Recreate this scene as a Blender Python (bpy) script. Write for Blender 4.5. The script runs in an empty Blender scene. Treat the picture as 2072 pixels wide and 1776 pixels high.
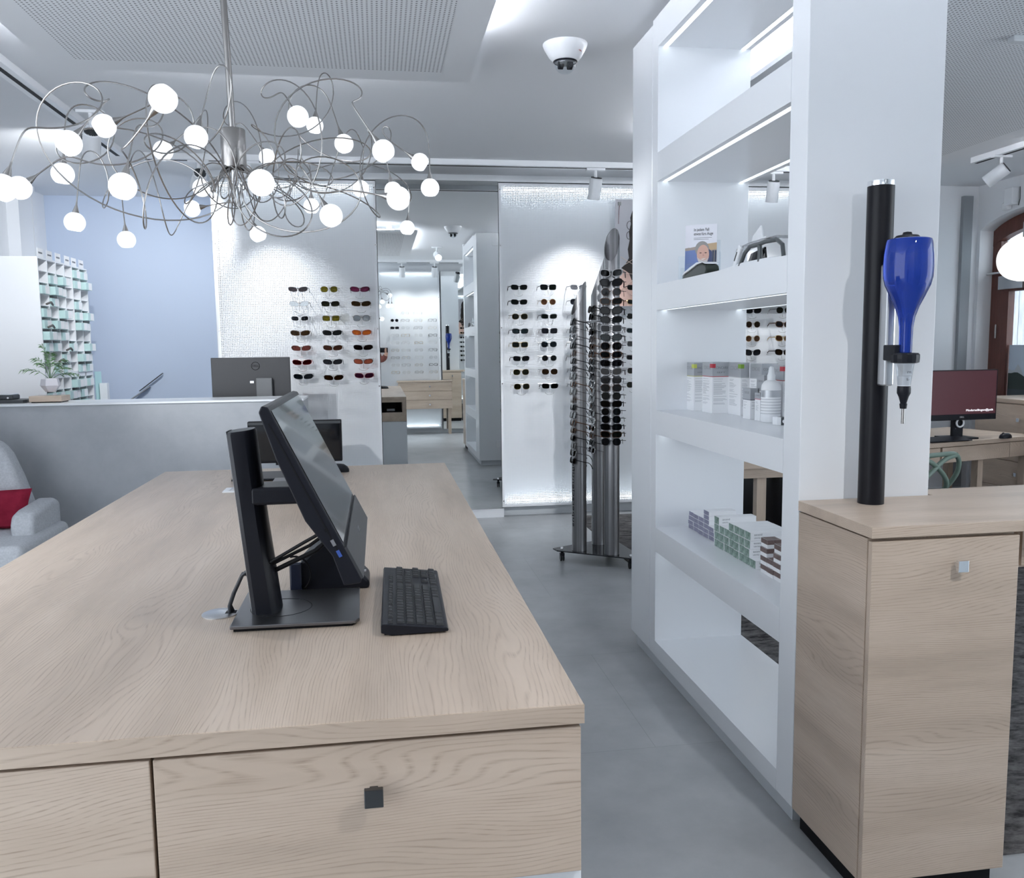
import bpy, bmesh, math, random
from mathutils import Vector, Matrix
random.seed(7)
PI = math.pi
C = bpy.context.scene.collection
SC = bpy.context.scene

# ---------------------------------------------------------------- camera
EYE = 1.40
F_PX = 1735.3
yaw, pitch, roll = 0.1527, -0.1076, -0.012
fw = Vector((math.sin(yaw)*math.cos(pitch), math.cos(yaw)*math.cos(pitch), math.sin(pitch)))
rt = Vector((math.cos(yaw), -math.sin(yaw), 0))
up = rt.cross(fw)
rt2 = rt*math.cos(roll) + up*math.sin(roll)
up2 = -rt*math.sin(roll) + up*math.cos(roll)
cd = bpy.data.cameras.new('camera')
cd.sensor_width = 36; cd.lens = F_PX/2072*36; cd.clip_start = 0.02; cd.clip_end = 100
cam = bpy.data.objects.new('camera', cd); C.objects.link(cam)
cam.matrix_world = Matrix(((rt2.x, up2.x, -fw.x, 0), (rt2.y, up2.y, -fw.y, 0), (rt2.z, up2.z, -fw.z, EYE), (0, 0, 0, 1)))
SC.camera = cam

# ---------------------------------------------------------------- world, exposure
W = bpy.data.worlds.new('daylight'); SC.world = W; W.use_nodes = True
bg = W.node_tree.nodes['Background']
bg.inputs[0].default_value = (0.86, 0.93, 1.0, 1); bg.inputs[1].default_value = 1.8
SC.view_settings.view_transform = 'Standard'; SC.view_settings.look = 'None'
SC.view_settings.gamma = 1; SC.view_settings.use_curve_mapping = False
SC.view_settings.exposure = 1.05
SC.cycles.max_bounces = 10; SC.cycles.diffuse_bounces = 5; SC.cycles.glossy_bounces = 6
SC.cycles.transparent_max_bounces = 16; SC.cycles.transmission_bounces = 8
SC.cycles.sample_clamp_indirect = 6; SC.cycles.caustics_reflective = False; SC.cycles.caustics_refractive = False

# ---------------------------------------------------------------- materials
def nodes_of(name):
    m = bpy.data.materials.new(name); m.use_nodes = True
    return m, m.node_tree, m.node_tree.nodes['Principled BSDF']
MATS = {}
def mat(name, col, rough=0.5, metal=0.0, spec=0.5, emit=None, estr=0, coat=0, trans=0, ior=1.45):
    if name in MATS: return MATS[name]
    m, t, b = nodes_of(name)
    b.inputs['Base Color'].default_value = (*col, 1); b.inputs['Roughness'].default_value = rough
    b.inputs['Metallic'].default_value = metal; b.inputs['Specular IOR Level'].default_value = spec
    b.inputs['Coat Weight'].default_value = coat; b.inputs['Transmission Weight'].default_value = trans
    b.inputs['IOR'].default_value = ior
    if emit: b.inputs['Emission Color'].default_value = (*emit, 1); b.inputs['Emission Strength'].default_value = estr
    # slight procedural unevenness of the surface finish
    n = t.nodes.new('ShaderNodeTexNoise'); n.inputs['Scale'].default_value = 9
    r = t.nodes.new('ShaderNodeMapRange'); r.inputs['To Min'].default_value = max(0, rough-0.008); r.inputs['To Max'].default_value = min(1, rough+0.008)
    t.links.new(n.outputs['Fac'], r.inputs['Value']); t.links.new(r.outputs[0], b.inputs['Roughness'])
    MATS[name] = m
    return m
def mottled(name, c1, c2, scale, rough, detail=8, bump=0, spec=0.5, stretch=(1, 1, 1), lo=.35, hi=.65):
    m, t, b = nodes_of(name); MATS[name] = m
    tc = t.nodes.new('ShaderNodeTexCoord'); mp = t.nodes.new('ShaderNodeMapping'); mp.inputs['Scale'].default_value = stretch
    n = t.nodes.new('ShaderNodeTexNoise'); n.inputs['Scale'].default_value = scale; n.inputs['Detail'].default_value = detail; n.inputs['Roughness'].default_value = .65
    r = t.nodes.new('ShaderNodeValToRGB'); r.color_ramp.elements[0].position = lo; r.color_ramp.elements[1].position = hi
    r.color_ramp.elements[0].color = (*c1, 1); r.color_ramp.elements[1].color = (*c2, 1)
    t.links.new(tc.outputs['Object'], mp.inputs[0]); t.links.new(mp.outputs[0], n.inputs['Vector'])
    t.links.new(n.outputs['Fac'], r.inputs[0]); t.links.new(r.outputs[0], b.inputs['Base Color'])
    b.inputs['Roughness'].default_value = rough; b.inputs['Specular IOR Level'].default_value = spec
    if bump:
        bp = t.nodes.new('ShaderNodeBump'); bp.inputs['Strength'].default_value = bump; bp.inputs['Distance'].default_value = .002
        t.links.new(n.outputs['Fac'], bp.inputs['Height']); t.links.new(bp.outputs[0], b.inputs['Normal'])
    return m
def wood(name, axis, base=(0.53, 0.425, 0.338), dark=(0.27, 0.195, 0.14), light=(0.61, 0.50, 0.408), rough=.38):
    m, t, b = nodes_of(name); MATS[name] = m
    N = t.nodes.new; L = t.links.new
    tc = N('ShaderNodeTexCoord'); oi = N('ShaderNodeObjectInfo')
    off = N('ShaderNodeVectorMath'); off.operation = 'SCALE'; off.inputs[0].default_value = (3.1, 7.7, 5.3)
    L(oi.outputs['Random'], off.inputs['Scale'])
    ad = N('ShaderNodeVectorMath'); ad.operation = 'ADD'; L(tc.outputs['Object'], ad.inputs[0]); L(off.outputs[0], ad.inputs[1])
    def st(a, c):
        s = [c, c, c]; s[axis] = a
        mp = N('ShaderNodeMapping'); mp.inputs['Scale'].default_value = s; L(ad.outputs[0], mp.inputs[0]); return mp.outputs[0]
    # growth lines: evenly spaced across the grain, pushed about by a slow stretched noise (cathedral figure, knots)
    fig = N('ShaderNodeTexNoise'); fig.inputs['Scale'].default_value = 1; fig.inputs['Detail'].default_value = 3; fig.inputs['Roughness'].default_value = .42
    L(st(.75, 3.4), fig.inputs['Vector'])
    sp = N('ShaderNodeSeparateXYZ'); L(ad.outputs[0], sp.inputs[0])
    o1, o2 = [i for i in range(3) if i != axis]
    ac = N('ShaderNodeMath'); ac.operation = 'ADD'; L(sp.outputs[o1], ac.inputs[0]); L(sp.outputs[o2], ac.inputs[1])
    acs = N('ShaderNodeMath'); acs.operation = 'MULTIPLY'; acs.inputs[1].default_value = 300; L(ac.outputs[0], acs.inputs[0])
    ph = N('ShaderNodeMath'); ph.operation = 'MULTIPLY_ADD'; ph.inputs[1].default_value = 105; L(fig.outputs['Fac'], ph.inputs[0]); L(acs.outputs[0], ph.inputs[2])
    fr = N('ShaderNodeMath'); fr.operation = 'PINGPONG'; fr.inputs[1].default_value = 1; L(ph.outputs[0], fr.inputs[0])
    ln = N('ShaderNodeMapRange'); ln.inputs['From Min'].default_value = .55; ln.inputs['From Max'].default_value = 1; L(fr.outputs[0], ln.inputs['Value'])
    fine = N('ShaderNodeTexNoise'); fine.inputs['Scale'].default_value = 1; fine.inputs['Detail'].default_value = 4; fine.inputs['Roughness'].default_value = .65
    L(st(9, 260), fine.inputs['Vector'])
    brk = N('ShaderNodeMapRange'); brk.inputs['From Min'].default_value = .35; brk.inputs['From Max'].default_value = .65; L(fine.outputs['Fac'], brk.inputs['Value'])
    mix1 = N('ShaderNodeMath'); mix1.operation = 'MULTIPLY'; L(ln.outputs[0], mix1.inputs[0]); L(brk.outputs[0], mix1.inputs[1])
    broad = N('ShaderNodeTexNoise'); broad.inputs['Scale'].default_value = 1; broad.inputs['Detail'].default_value = 5; broad.inputs['Roughness'].default_value = .6
    L(st(1.1, 8), broad.inputs['Vector'])
    r = N('ShaderNodeValToRGB'); e = r.color_ramp.elements; e[0].position = .28; e[0].color = (*[a*.78 for a in base], 1); e[1].position = .72; e[1].color = (*light, 1)
    x = e.new(.5); x.color = (*base, 1); L(broad.outputs['Fac'], r.inputs[0])
    amt = N('ShaderNodeMath'); amt.operation = 'MULTIPLY'; amt.inputs[1].default_value = .62; L(mix1.outputs[0], amt.inputs[0])
    mx = N('ShaderNodeMix'); mx.data_type = 'RGBA'; mx.inputs[7].default_value = (*dark, 1); L(amt.outputs[0], mx.inputs[0]); L(r.outputs[0], mx.inputs[6])
    L(mx.outputs[2], b.inputs['Base Color'])
    b.inputs['Roughness'].default_value = rough; b.inputs['Specular IOR Level'].default_value = .45
    bp = N('ShaderNodeBump'); bp.inputs['Strength'].default_value = .25; bp.inputs['Distance'].default_value = .001
    L(mix1.outputs[0], bp.inputs['Height']); L(bp.outputs[0], b.inputs['Normal'])
    return m
WOOD_X = wood('oak_grain_x', 0); WOOD_Y = wood('oak_grain_y', 1); WOOD_Z = wood('oak_grain_z', 2)
WHITE = mat('white_paint', (.78, .80, .83), .6, spec=.3)
CEIL = mat('ceiling_paint', (.80, .82, .85), .8, spec=.2)
LAM = mat('white_laminate', (.80, .82, .85), .28, spec=.5)
LAMG = mat('pale_grey_laminate', (.62, .65, .68), .4)
BLUEWALL = mat('light_blue_paint', (.54, .62, .76), .7, spec=.2)
BLK = mat('black_plastic', (.010, .011, .016), .38, spec=.25)
BLKM = mat('matt_black', (.007, .007, .009), .55, spec=.2)
SCREENOFF = mat('switched_off_screen', (.006, .007, .009), .06, spec=.6)
STEEL = mat('brushed_nickel', (.36, .345, .335), .26, metal=1)
ALU = mat('brushed_aluminium', (.62, .63, .65), .3, metal=1)
CHROME = mat('polished_chrome', (.85, .86, .88), .08, metal=1)
DARKM = mat('dark_anodised', (.05, .055, .065), .3, metal=.8)
LED = mat('led_strip', (1, 1, 1), .5, emit=(.86, .95, 1), estr=.95)
LEDB = mat('led_strip_backlight', (1, 1, 1), .5, emit=(.86, .95, 1), estr=5)
LEDC = mat('led_strip_cove', (1, 1, 1), .5, emit=(.93, .95, 1), estr=30)
GLOBE = mat('lit_opal_glass', (.95, .96, 1), .25, emit=(.93, .97, 1), estr=.42)
BULB = mat('lit_bulb', (1, 1, 1), .3, emit=(.97, .99, 1), estr=1.5)
MIRROR = mat('mirror_glass', (.86, .885, .88), .0, metal=1)
mr_ = MIRROR.node_tree
for l in list(mr_.links):
    if l.to_socket.name == 'Roughness': mr_.links.remove(l)
mr_.nodes['Principled BSDF'].inputs['Roughness'].default_value = 0.008
CONCRETE = mottled('grey_concrete_laminate', (.32, .34, .365), (.41, .425, .45), 3.2, .45, detail=10, lo=.3, hi=.7)
FABRIC = mottled('light_grey_fabric', (.48, .50, .53), (.60, .62, .65), 90, .95, bump=.3, spec=.1)
BURG = mottled('burgundy_fabric', (.20, .012, .03), (.27, .02, .045), 14, .9, bump=.2, spec=.1)
GREENP = mat('sage_green_plastic', (.18, .25, .21), .4)
DGREY = mat('dark_grey_plastic', (.05, .055, .06), .4)
PAPER = mat('white_paper', (.85, .86, .88), .7, spec=.2)
SILVER = mat('silver_card', (.50, .52, .55), .35, metal=.5)
GREYTXT = mat('grey_print', (.22, .23, .25), .7)
BLKTXT = mat('black_print', (.02, .02, .025), .6)
MINT = mat('mint_plastic', (.52, .70, .69), .4)
BROWNW = mottled('red_brown_wood', (.085, .028, .02), (.13, .045, .032), 3, .45, stretch=(18, 18, 1.5))

def floor_mat():
    m, t, b = nodes_of('grey_vinyl_floor'); N = t.nodes.new; L = t.links.new
    tc = N('ShaderNodeTexCoord')
    n = N('ShaderNodeTexNoise'); n.inputs['Scale'].default_value = 2.6; n.inputs['Detail'].default_value = 9; n.inputs['Roughness'].default_value = .62
    L(tc.outputs['Object'], n.inputs['Vector'])
    r = N('ShaderNodeValToRGB'); e = r.color_ramp.elements; e[0].position = .3; e[0].color = (.30, .315, .328, 1); e[1].position = .72; e[1].color = (.44, .455, .47, 1)
    L(n.outputs['Fac'], r.inputs[0])
    br = N('ShaderNodeTexBrick'); br.inputs['Scale'].default_value = 1; br.offset = .5
    br.inputs['Brick Width'].default_value = .92; br.inputs['Row Height'].default_value = .92; br.inputs['Mortar Size'].default_value = .0012
    br.inputs['Color1'].default_value = (1, 1, 1, 1); br.inputs['Color2'].default_value = (.96, .96, .96, 1); br.inputs['Mortar'].default_value = (.72, .72, .72, 1)
    L(tc.outputs['Object'], br.inputs['Vector'])
    mx = N('ShaderNodeMix'); mx.data_type = 'RGBA'; mx.blend_type = 'MULTIPLY'; mx.inputs[0].default_value = 1
    L(r.outputs[0], mx.inputs[6]); L(br.outputs[0], mx.inputs[7]); L(mx.outputs[2], b.inputs['Base Color'])
    b.inputs['Roughness'].default_value = .34; b.inputs['Specular IOR Level'].default_value = .5
    return m
FLOOR = floor_mat()

def grid_mask(t, ax1, ax2, pitch, hole, square):
    """1 inside the holes of a regular perforation (object coordinates along two axes)"""
    N = t.nodes.new; L = t.links.new
    tc = N('ShaderNodeTexCoord'); sp = N('ShaderNodeSeparateXYZ'); L(tc.outputs['Object'], sp.inputs[0])
    def cell(i):
        a = N('ShaderNodeMath'); a.operation = 'MULTIPLY'; a.inputs[1].default_value = 1/pitch; L(sp.outputs[i], a.inputs[0])
        f = N('ShaderNodeMath'); f.operation = 'FRACT'; L(a.outputs[0], f.inputs[0])
        s = N('ShaderNodeMath'); s.operation = 'SUBTRACT'; s.inputs[1].default_value = .5; L(f.outputs[0], s.inputs[0])
        b = N('ShaderNodeMath'); b.operation = 'ABSOLUTE'; L(s.outputs[0], b.inputs[0]); return b.outputs[0]
    u, v = cell(ax1), cell(ax2)
    k = N('ShaderNodeMath')
    if square: k.operation = 'MAXIMUM'; L(u, k.inputs[0]); L(v, k.inputs[1]); d = k.outputs[0]
    else:
        vv = N('ShaderNodeCombineXYZ'); L(u, vv.inputs[0]); L(v, vv.inputs[1])
        ln = N('ShaderNodeVectorMath'); ln.operation = 'LENGTH'; L(vv.outputs[0], ln.inputs[0]); d = ln.outputs['Value']
    c = N('ShaderNodeMath'); c.operation = 'LESS_THAN'; c.inputs[1].default_value = hole/2/pitch; L(d, c.inputs[0])
    return c.outputs[0]
def perf_sheet():
    m, t, b = nodes_of('perforated_white_metal')
    b.inputs['Base Color'].default_value = (.80, .82, .85, 1); b.inputs['Roughness'].default_value = .45
    k = grid_mask(t, 0, 2, .0132, .0068, True)
    tr = t.nodes.new('ShaderNodeBsdfTransparent'); mx = t.nodes.new('ShaderNodeMixShader')
    t.links.new(k, mx.inputs[0]); t.links.new(b.outputs[0], mx.inputs[1]); t.links.new(tr.outputs[0], mx.inputs[2])
    t.links.new(mx.outputs[0], t.nodes['Material Output'].inputs[0]); return m
PERF = perf_sheet()
def acoustic():
    m, t, b = nodes_of('perforated_plasterboard')
    k = grid_mask(t, 0, 1, .018, .0085, False)
    mx = t.nodes.new('ShaderNodeMix'); mx.data_type = 'RGBA'; mx.inputs[6].default_value = (.80, .82, .85, 1); mx.inputs[7].default_value = (.26, .27, .29, 1)
    t.links.new(k, mx.inputs[0]); t.links.new(mx.outputs[2], b.inputs['Base Color']); b.inputs['Roughness'].default_value = .85
    b.inputs['Specular IOR Level'].default_value = .15
    return m
ACOU = acoustic()
def carpet_mat():
    m, t, b = nodes_of('patterned_carpet'); N = t.nodes.new; L = t.links.new
    tc = N('ShaderNodeTexCoord'); mp = N('ShaderNodeMapping'); mp.inputs['Scale'].default_value = (6, 14, 6); mp.inputs['Rotation'].default_value = (0, 0, .3)
    L(tc.outputs['Object'], mp.inputs[0])
    n = N('ShaderNodeTexNoise'); n.inputs['Scale'].default_value = 1.4; n.inputs['Detail'].default_value = 8; n.inputs['Roughness'].default_value = .75; L(mp.outputs[0], n.inputs['Vector'])
    r = N('ShaderNodeValToRGB'); e = r.color_ramp.elements; e[0].position = .38; e[0].color = (.035, .034, .036, 1); e[1].position = .62; e[1].color = (.17, .165, .165, 1)
    L(n.outputs['Fac'], r.inputs[0]); L(r.outputs[0], b.inputs['Base Color']); b.inputs['Roughness'].default_value = 1; b.inputs['Specular IOR Level'].default_value = .05
    return m
CARPET = carpet_mat()
def tinted(name, col, refl=.10, rough=.03):
    """thin tinted lens: lets light through in its own colour and mirrors a little"""
    if name in MATS: return MATS[name]
    m = bpy.data.materials.new(name); m.use_nodes = True; t = m.node_tree; t.nodes.clear(); N = t.nodes.new; L = t.links.new
    o = N('ShaderNodeOutputMaterial'); tr = N('ShaderNodeBsdfTransparent'); tr.inputs[0].default_value = (*col, 1)
    g = N('ShaderNodeBsdfGlossy'); g.inputs['Roughness'].default_value = rough; g.inputs[0].default_value = (.9, .92, .95, 1)
    fr = N('ShaderNodeLayerWeight'); p4 = N('ShaderNodeMath'); p4.operation = 'POWER'; p4.inputs[1].default_value = 5; L(fr.outputs['Facing'], p4.inputs[0])
    a = N('ShaderNodeMath'); a.operation = 'MULTIPLY_ADD'; a.inputs[1].default_value = .28; a.inputs[2].default_value = refl; a.use_clamp = True; L(p4.outputs[0], a.inputs[0])
    mx = N('ShaderNodeMixShader'); L(a.outputs[0], mx.inputs[0]); L(tr.outputs[0], mx.inputs[1]); L(g.outputs[0], mx.inputs[2]); L(mx.outputs[0], o.inputs[0])
    MATS[name] = m; return m
ACRYL = tinted('clear_acrylic', (.93, .95, .96), .05)
PANE = tinted('window_pane', (.95, .97, .98), .03)

# ---------------------------------------------------------------- mesh helpers
class MB:
    """collects shapes into one mesh; coordinates are world ones, stored relative to the thing's base point"""
    def __init__(s, root=None): s.v = []; s.f = []; s.o = Vector(root.location) if root is not None and not root.get('_local') else Vector((0, 0, 0))
    def add(s, vs, fs):
        n = len(s.v); s.v += [Vector(p) for p in vs]; s.f += [tuple(i+n for i in f) for f in fs]; return s
    def box(s, a, b):
        x0, y0, z0 = a; x1, y1, z1 = b
        return s.add([(x0, y0, z0), (x1, y0, z0), (x1, y1, z0), (x0, y1, z0), (x0, y0, z1), (x1, y0, z1), (x1, y1, z1), (x0, y1, z1)],
                     [(0, 3, 2, 1), (4, 5, 6, 7), (0, 1, 5, 4), (1, 2, 6, 5), (2, 3, 7, 6), (3, 0, 4, 7)])
    def obox(s, c, ax, size):
        """box around c with axes ax (three unit vectors) and full sizes"""
        c = Vector(c); X, Y, Z = [Vector(a)*h/2 for a, h in zip(ax, size)]
        P = [c+X*i+Y*j+Z*k for k in (-1, 1) for (i, j) in ((-1, -1), (1, -1), (1, 1), (-1, 1))]
        return s.add(P, [(0, 3, 2, 1), (4, 5, 6, 7), (0, 1, 5, 4), (1, 2, 6, 5), (2, 3, 7, 6), (3, 0, 4, 7)])
    def tube(s, pts, r, n=8, closed=False, cap=True):
        pts = [Vector(p) for p in pts]; m = len(pts); R = r if isinstance(r, (list, tuple)) else [r]*m
        vs = []; prev = None
        for i, p in enumerate(pts):
            if closed: t = pts[(i+1) % m]-pts[i-1]
            else: t = pts[min(i+1, m-1)]-pts[max(i-1, 0)]
            t = t.normalized() if t.length > 1e-9 else Vector((0, 0, 1))
            if prev is None:
                a = Vector((0, 0, 1)) if abs(t.z) < .9 else Vector((1, 0, 0)); u = t.cross(a).normalized()
            else:
                u = prev-t*prev.dot(t); u = u.normalized() if u.length > 1e-6 else t.orthogonal().normalized()
            prev = u; w = t.cross(u)
            vs += [p+(u*math.cos(2*PI*k/n)+w*math.sin(2*PI*k/n))*R[i] for k in range(n)]
        fs = []
        for i in range(m if closed else m-1):
            j = (i+1) % m
            fs += [(i*n+k, i*n+(k+1) % n, j*n+(k+1) % n, j*n+k) for k in range(n)]
        if cap and not closed: fs += [tuple(range(n-1, -1, -1)), tuple((m-1)*n+k for k in range(n))]
        return s.add(vs, fs)
    def cyl(s, a, b, r, n=24, r2=None): return s.tube([a, b], [r, r if r2 is None else r2], n)
    def lathe(s, prof, c=(0, 0, 0), ax=(0, 0, 1), n=32, cap=True):
        ax = Vector(ax).normalized(); u = ax.orthogonal().normalized(); w = ax.cross(u); c = Vector(c); vs = []
        for r, h in prof: vs += [c+ax*h+(u*math.cos(2*PI*k/n)+w*math.sin(2*PI*k/n))*r for k in range(n)]
        fs = [(i*n+k, i*n+(k+1) % n, (i+1)*n+(k+1) % n, (i+1)*n+k) for i in range(len(prof)-1) for k in range(n)]
        if cap: fs += [tuple(range(n-1, -1, -1)), tuple((len(prof)-1)*n+k for k in range(n))]
        return s.add(vs, fs)
    def prism(s, poly, o, U, V, d):
        """polygon poly in the plane (o; U, V), thickened along d"""
        o, U, V, d = Vector(o), Vector(U), Vector(V), Vector(d); n = len(poly)
        b = [o+U*x+V*y for x, y in poly]
        return s.add(b+[p+d for p in b], [tuple(range(n-1, -1, -1)), tuple(range(n, 2*n))]+[(k, (k+1) % n, n+(k+1) % n, n+k) for k in range(n)])
    def quad(s, a, b, c, d): return s.add([a, b, c, d], [(0, 1, 2, 3)])
    def mesh(s, name, m, smooth=False):
        me = bpy.data.meshes.new(name); me.from_pydata([tuple(p-s.o) for p in s.v], [], s.f)
        bm = bmesh.new(); bm.from_mesh(me); bmesh.ops.recalc_face_normals(bm, faces=bm.faces); bm.to_mesh(me); bm.free()
        if smooth:
            me.polygons.foreach_set('use_smooth', [True]*len(me.polygons))
            me.set_sharp_from_angle(angle=math.radians(38))
        me.materials.append(m); return me
    def build(s, name, m, parent=None, smooth=False, bevel=0):
        o = bpy.data.objects.new(name, s.mesh(name, m, smooth)); C.objects.link(o)
        if parent is not None: o.parent = parent
        if bevel:
            b = o.modifiers.new('bevel', 'BEVEL'); b.width = bevel; b.segments = 2; b.limit_method = 'ANGLE'; b.angle_limit = math.radians(40)
        return o
def tag(o, label=None, cat=None, group=None, kind=None):
    for k, v in (('label', label), ('category', cat), ('group', group), ('kind', kind)):
        if v: o[k] = v
    return o
def thing(name, label, cat, loc=(0, 0, 0), rz=0, group=None, local=False):
    o = bpy.data.objects.new(name, None); C.objects.link(o); o.location = loc; o.rotation_euler.z = rz; o.empty_display_size = .05
    if local or rz: o['_local'] = 1
    return tag(o, label, cat, group)
def struct(name, mb, m, parent=None, smooth=False):
    o = mb.build(name, m, parent, smooth)
    if parent is None: o['kind'] = 'structure'
    return o
def copy_tree(root):
    r = root.copy(); C.objects.link(r)
    for ch in root.children:
        c = ch.copy(); C.objects.link(c); c.parent = r
        for g in ch.children:
            d = g.copy(); C.objects.link(d); d.parent = c
    return r
def text(name, s, size, m, parent, loc, U=(1, 0, 0), V=(0, 0, 1), align='LEFT', depth=.0004, width=None):
    """raised lettering as a mesh; loc is in the parent's own space, U the reading direction, V up"""
    cu = bpy.data.curves.new(name, 'FONT'); cu.body = s; cu.size = size; cu.extrude = depth; cu.align_x = align; cu.align_y = 'CENTER'; cu.resolution_u = 3
    ob = bpy.data.objects.new(name, cu); C.objects.link(ob)
    me = bpy.data.meshes.new_from_object(ob.evaluated_get(bpy.context.evaluated_depsgraph_get()))
    C.objects.unlink(ob); bpy.data.objects.remove(ob); me.name = name
    if width and len(me.vertices):
        xs = [v.co.x for v in me.vertices]; k = width/(max(xs)-min(xs))
        for v in me.vertices: v.co.x *= k
    U, V = Vector(U).normalized(), Vector(V).normalized(); Nn = U.cross(V); base = Vector(loc)
    for v in me.vertices: p = v.co.copy(); v.co = base+U*p.x+V*p.y+Nn*p.z
    me.materials.clear(); me.materials.append(m)
    o = bpy.data.objects.new(name, me); C.objects.link(o); o.parent = parent
    return o
ORD = ['first', 'second', 'third', 'fourth', 'fifth', 'sixth', 'seventh', 'eighth', 'ninth', 'tenth', 'eleventh', 'twelfth', 'thirteenth',
       'fourteenth', 'fifteenth', 'sixteenth', 'seventeenth', 'eighteenth', 'nineteenth', 'twentieth', 'twenty-first', 'twenty-second']
def area(name, loc, aim, sx, sy, power, col=(1, 1, 1)):
    l = bpy.data.lights.new(name, 'AREA'); l.shape = 'RECTANGLE'; l.size = sx; l.size_y = sy; l.energy = power*SPOTK; l.color = col
    o = bpy.data.objects.new(name, l); C.objects.link(o); o.location = loc
    o.rotation_euler = (Vector(aim)-Vector(loc)).to_track_quat('-Z', 'Y').to_euler(); return o

# ================================================================ THE ROOM
ZC = 2.75; YB = 7.02; YM = 6.90; XR = 5.27; YREAR = -.36
m = MB(); m.box((-3.2, -1.2, -.1), (5.6, 8.3, 0)); struct('floor', m, FLOOR)
m = MB(); m.box((-3.2, -.5, ZC), (5.6, 8.4, ZC+.12)); struct('ceiling', m, CEIL)
m = MB(); m.box((-1.24, YB, 0), (5.6, YB+.12, ZC)); struct('wall_back', m, WHITE)
m = MB(); m.box((-2.95, 8.15, 0), (-1.12, 8.27, ZC)); struct('wall_recess', m, BLUEWALL)
m = MB(); m.box((-1.24, YB+.12, 0), (-1.12, 8.15, ZC)); struct('wall_recess_side', m, WHITE)
m = MB(); m.box((-2.95, 5.9, 0), (-2.83, 8.15, ZC)); struct('wall_left', m, WHITE)
m = MB(); m.box((-2.95, 2.6, 0), (-2.83, 5.9, ZC)); struct('wall_left_front', m, WHITE)
m = MB(); m.box((-1.5, YREAR-.1, 0), (5.6, YREAR, ZC)); struct('wall_rear', m, WHITE)
# two pilaster strips on the left wall above the lens cabinet
m = MB(); m.box((-2.83, 7.35, 0), (-2.74, 7.62, ZC-.001)); m.box((-2.83, 7.68, 0), (-2.755, 7.74, ZC-.001)); struct('trim_1', m, WHITE)
m = MB(); m.box((-1.22, YB-.05, 0), (5.2, YB, .085)); struct('baseboard_back', m, LAMG)
# wall on the right with its arched door opening
D0, D1 = 5.55, 6.98
def arch(y, y0, y1, z0, rise):
    k = (y-(y0+y1)/2)/((y1-y0)/2); return z0+rise*math.sqrt(max(0, 1-.86*k*k))-rise*.37
m = MB(); NA = 24; ys = [D0+(D1-D0)*i/NA for i in range(NA+1)]
poly = [(3.0, 0), (D0, 0)]+[(y, arch(y, D0, D1, 2.36, .22)) for y in ys]+[(D1, 0), (YB, 0), (YB, ZC), (3.0, ZC)]
m.prism(poly, (XR, 0, 0), (0, 1, 0), (0, 0, 1), (.22, 0, 0)); struct('wall_right', m, WHITE)

# ---- brown arched door in the right wall
def door():
    d = bpy.data.objects.new('door_1', None); C.objects.link(d); d.location = (XR+.19, (D0+D1)/2, 0); d['kind'] = 'structure'
    def band(mb, y0, y1, z0, rise, dz, x0, x1):
        ys = [y0+(y1-y0)*i/NA for i in range(NA+1)]
        poly = [(y, arch(y, y0, y1, z0, rise)) for y in ys]+[(y, arch(y, y0, y1, z0, rise)-dz) for y in reversed(ys)]
        mb.prism(poly, (x0, 0, 0), (0, 1, 0), (0, 0, 1), (x1-x0, 0, 0))
    x0, x1 = XR+.13, XR+.21
    f = MB(d); band(f, D0+.001, D1-.001, 2.355, .22, .13, x0, x1)
    for a, b in ((D0+.002, D0+.10), (D1-.10, D1-.002)): f.box((x0+.002, a, .001), (x1-.002, b, 2.26))
    f.box((x0+.004, D0+.004, 1.90), (x1-.004, D1-.004, 2.04)); f.box((x0+.004, D0+.004, .0005), (x1-.004, D1-.004, .03)); f.build('door_frame', BROWNW, d)
    lf = MB(d); xa = XR+.115
    for a, b in ((D0+.101, D0+.2), (D1-.24, D1-.101)): lf.box((xa, a, .031), (xa+.06, b, 1.899))
    lf.box((xa+.002, D0+.103, .033), (xa+.058, D1-.103, .62)); lf.box((xa+.002, D0+.103, 1.82), (xa+.058, D1-.103, 1.897)); lf.build('door_leaf', BROWNW, d)
    g = MB(d); g.box((XR+.15, D0+.2, .62), (XR+.155, D1-.24, 1.83)); g.build('pane', PANE, d)
    ys = [D0+.1+(D1-D0-.2)*i/NA for i in range(NA+1)]
    g = MB(d); poly = [(D0+.1, 2.04)]+[(y, max(2.06, arch(y, D0, D1, 2.36, .22)-.12)) for y in ys]+[(D1-.1, 2.04)]
    g.prism(poly, (XR+.16, 0, 0), (0, 1, 0), (0, 0, 1), (.005, 0, 0)); g.build('fanlight_pane', PANE, d)
    h = MB(d); h.box((xa-.022, D1-.42, 1.84), (xa-.001, D1-.13, 1.955)); h.build('door_closer', ALU, d, bevel=.003)
    h = MB(d); h.tube([(xa-.03, D1+.10, 1.985), (xa-.03, D1-.45, 1.985)], .010, 8); h.build('closer_arm', ALU, d)
    h = MB(d); h.cyl((xa-.006, D1-.11, 1.42), (xa-.006, D1-.11, 1.54), .009, 10); h.build('hinge', STEEL, d)
    h = MB(d); h.box((xa-.03, 6.40, 2.36), (xa+.02, 6.50, 2.40)); h.build('door_contact', LAM, d, bevel=.004)
door()
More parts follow.
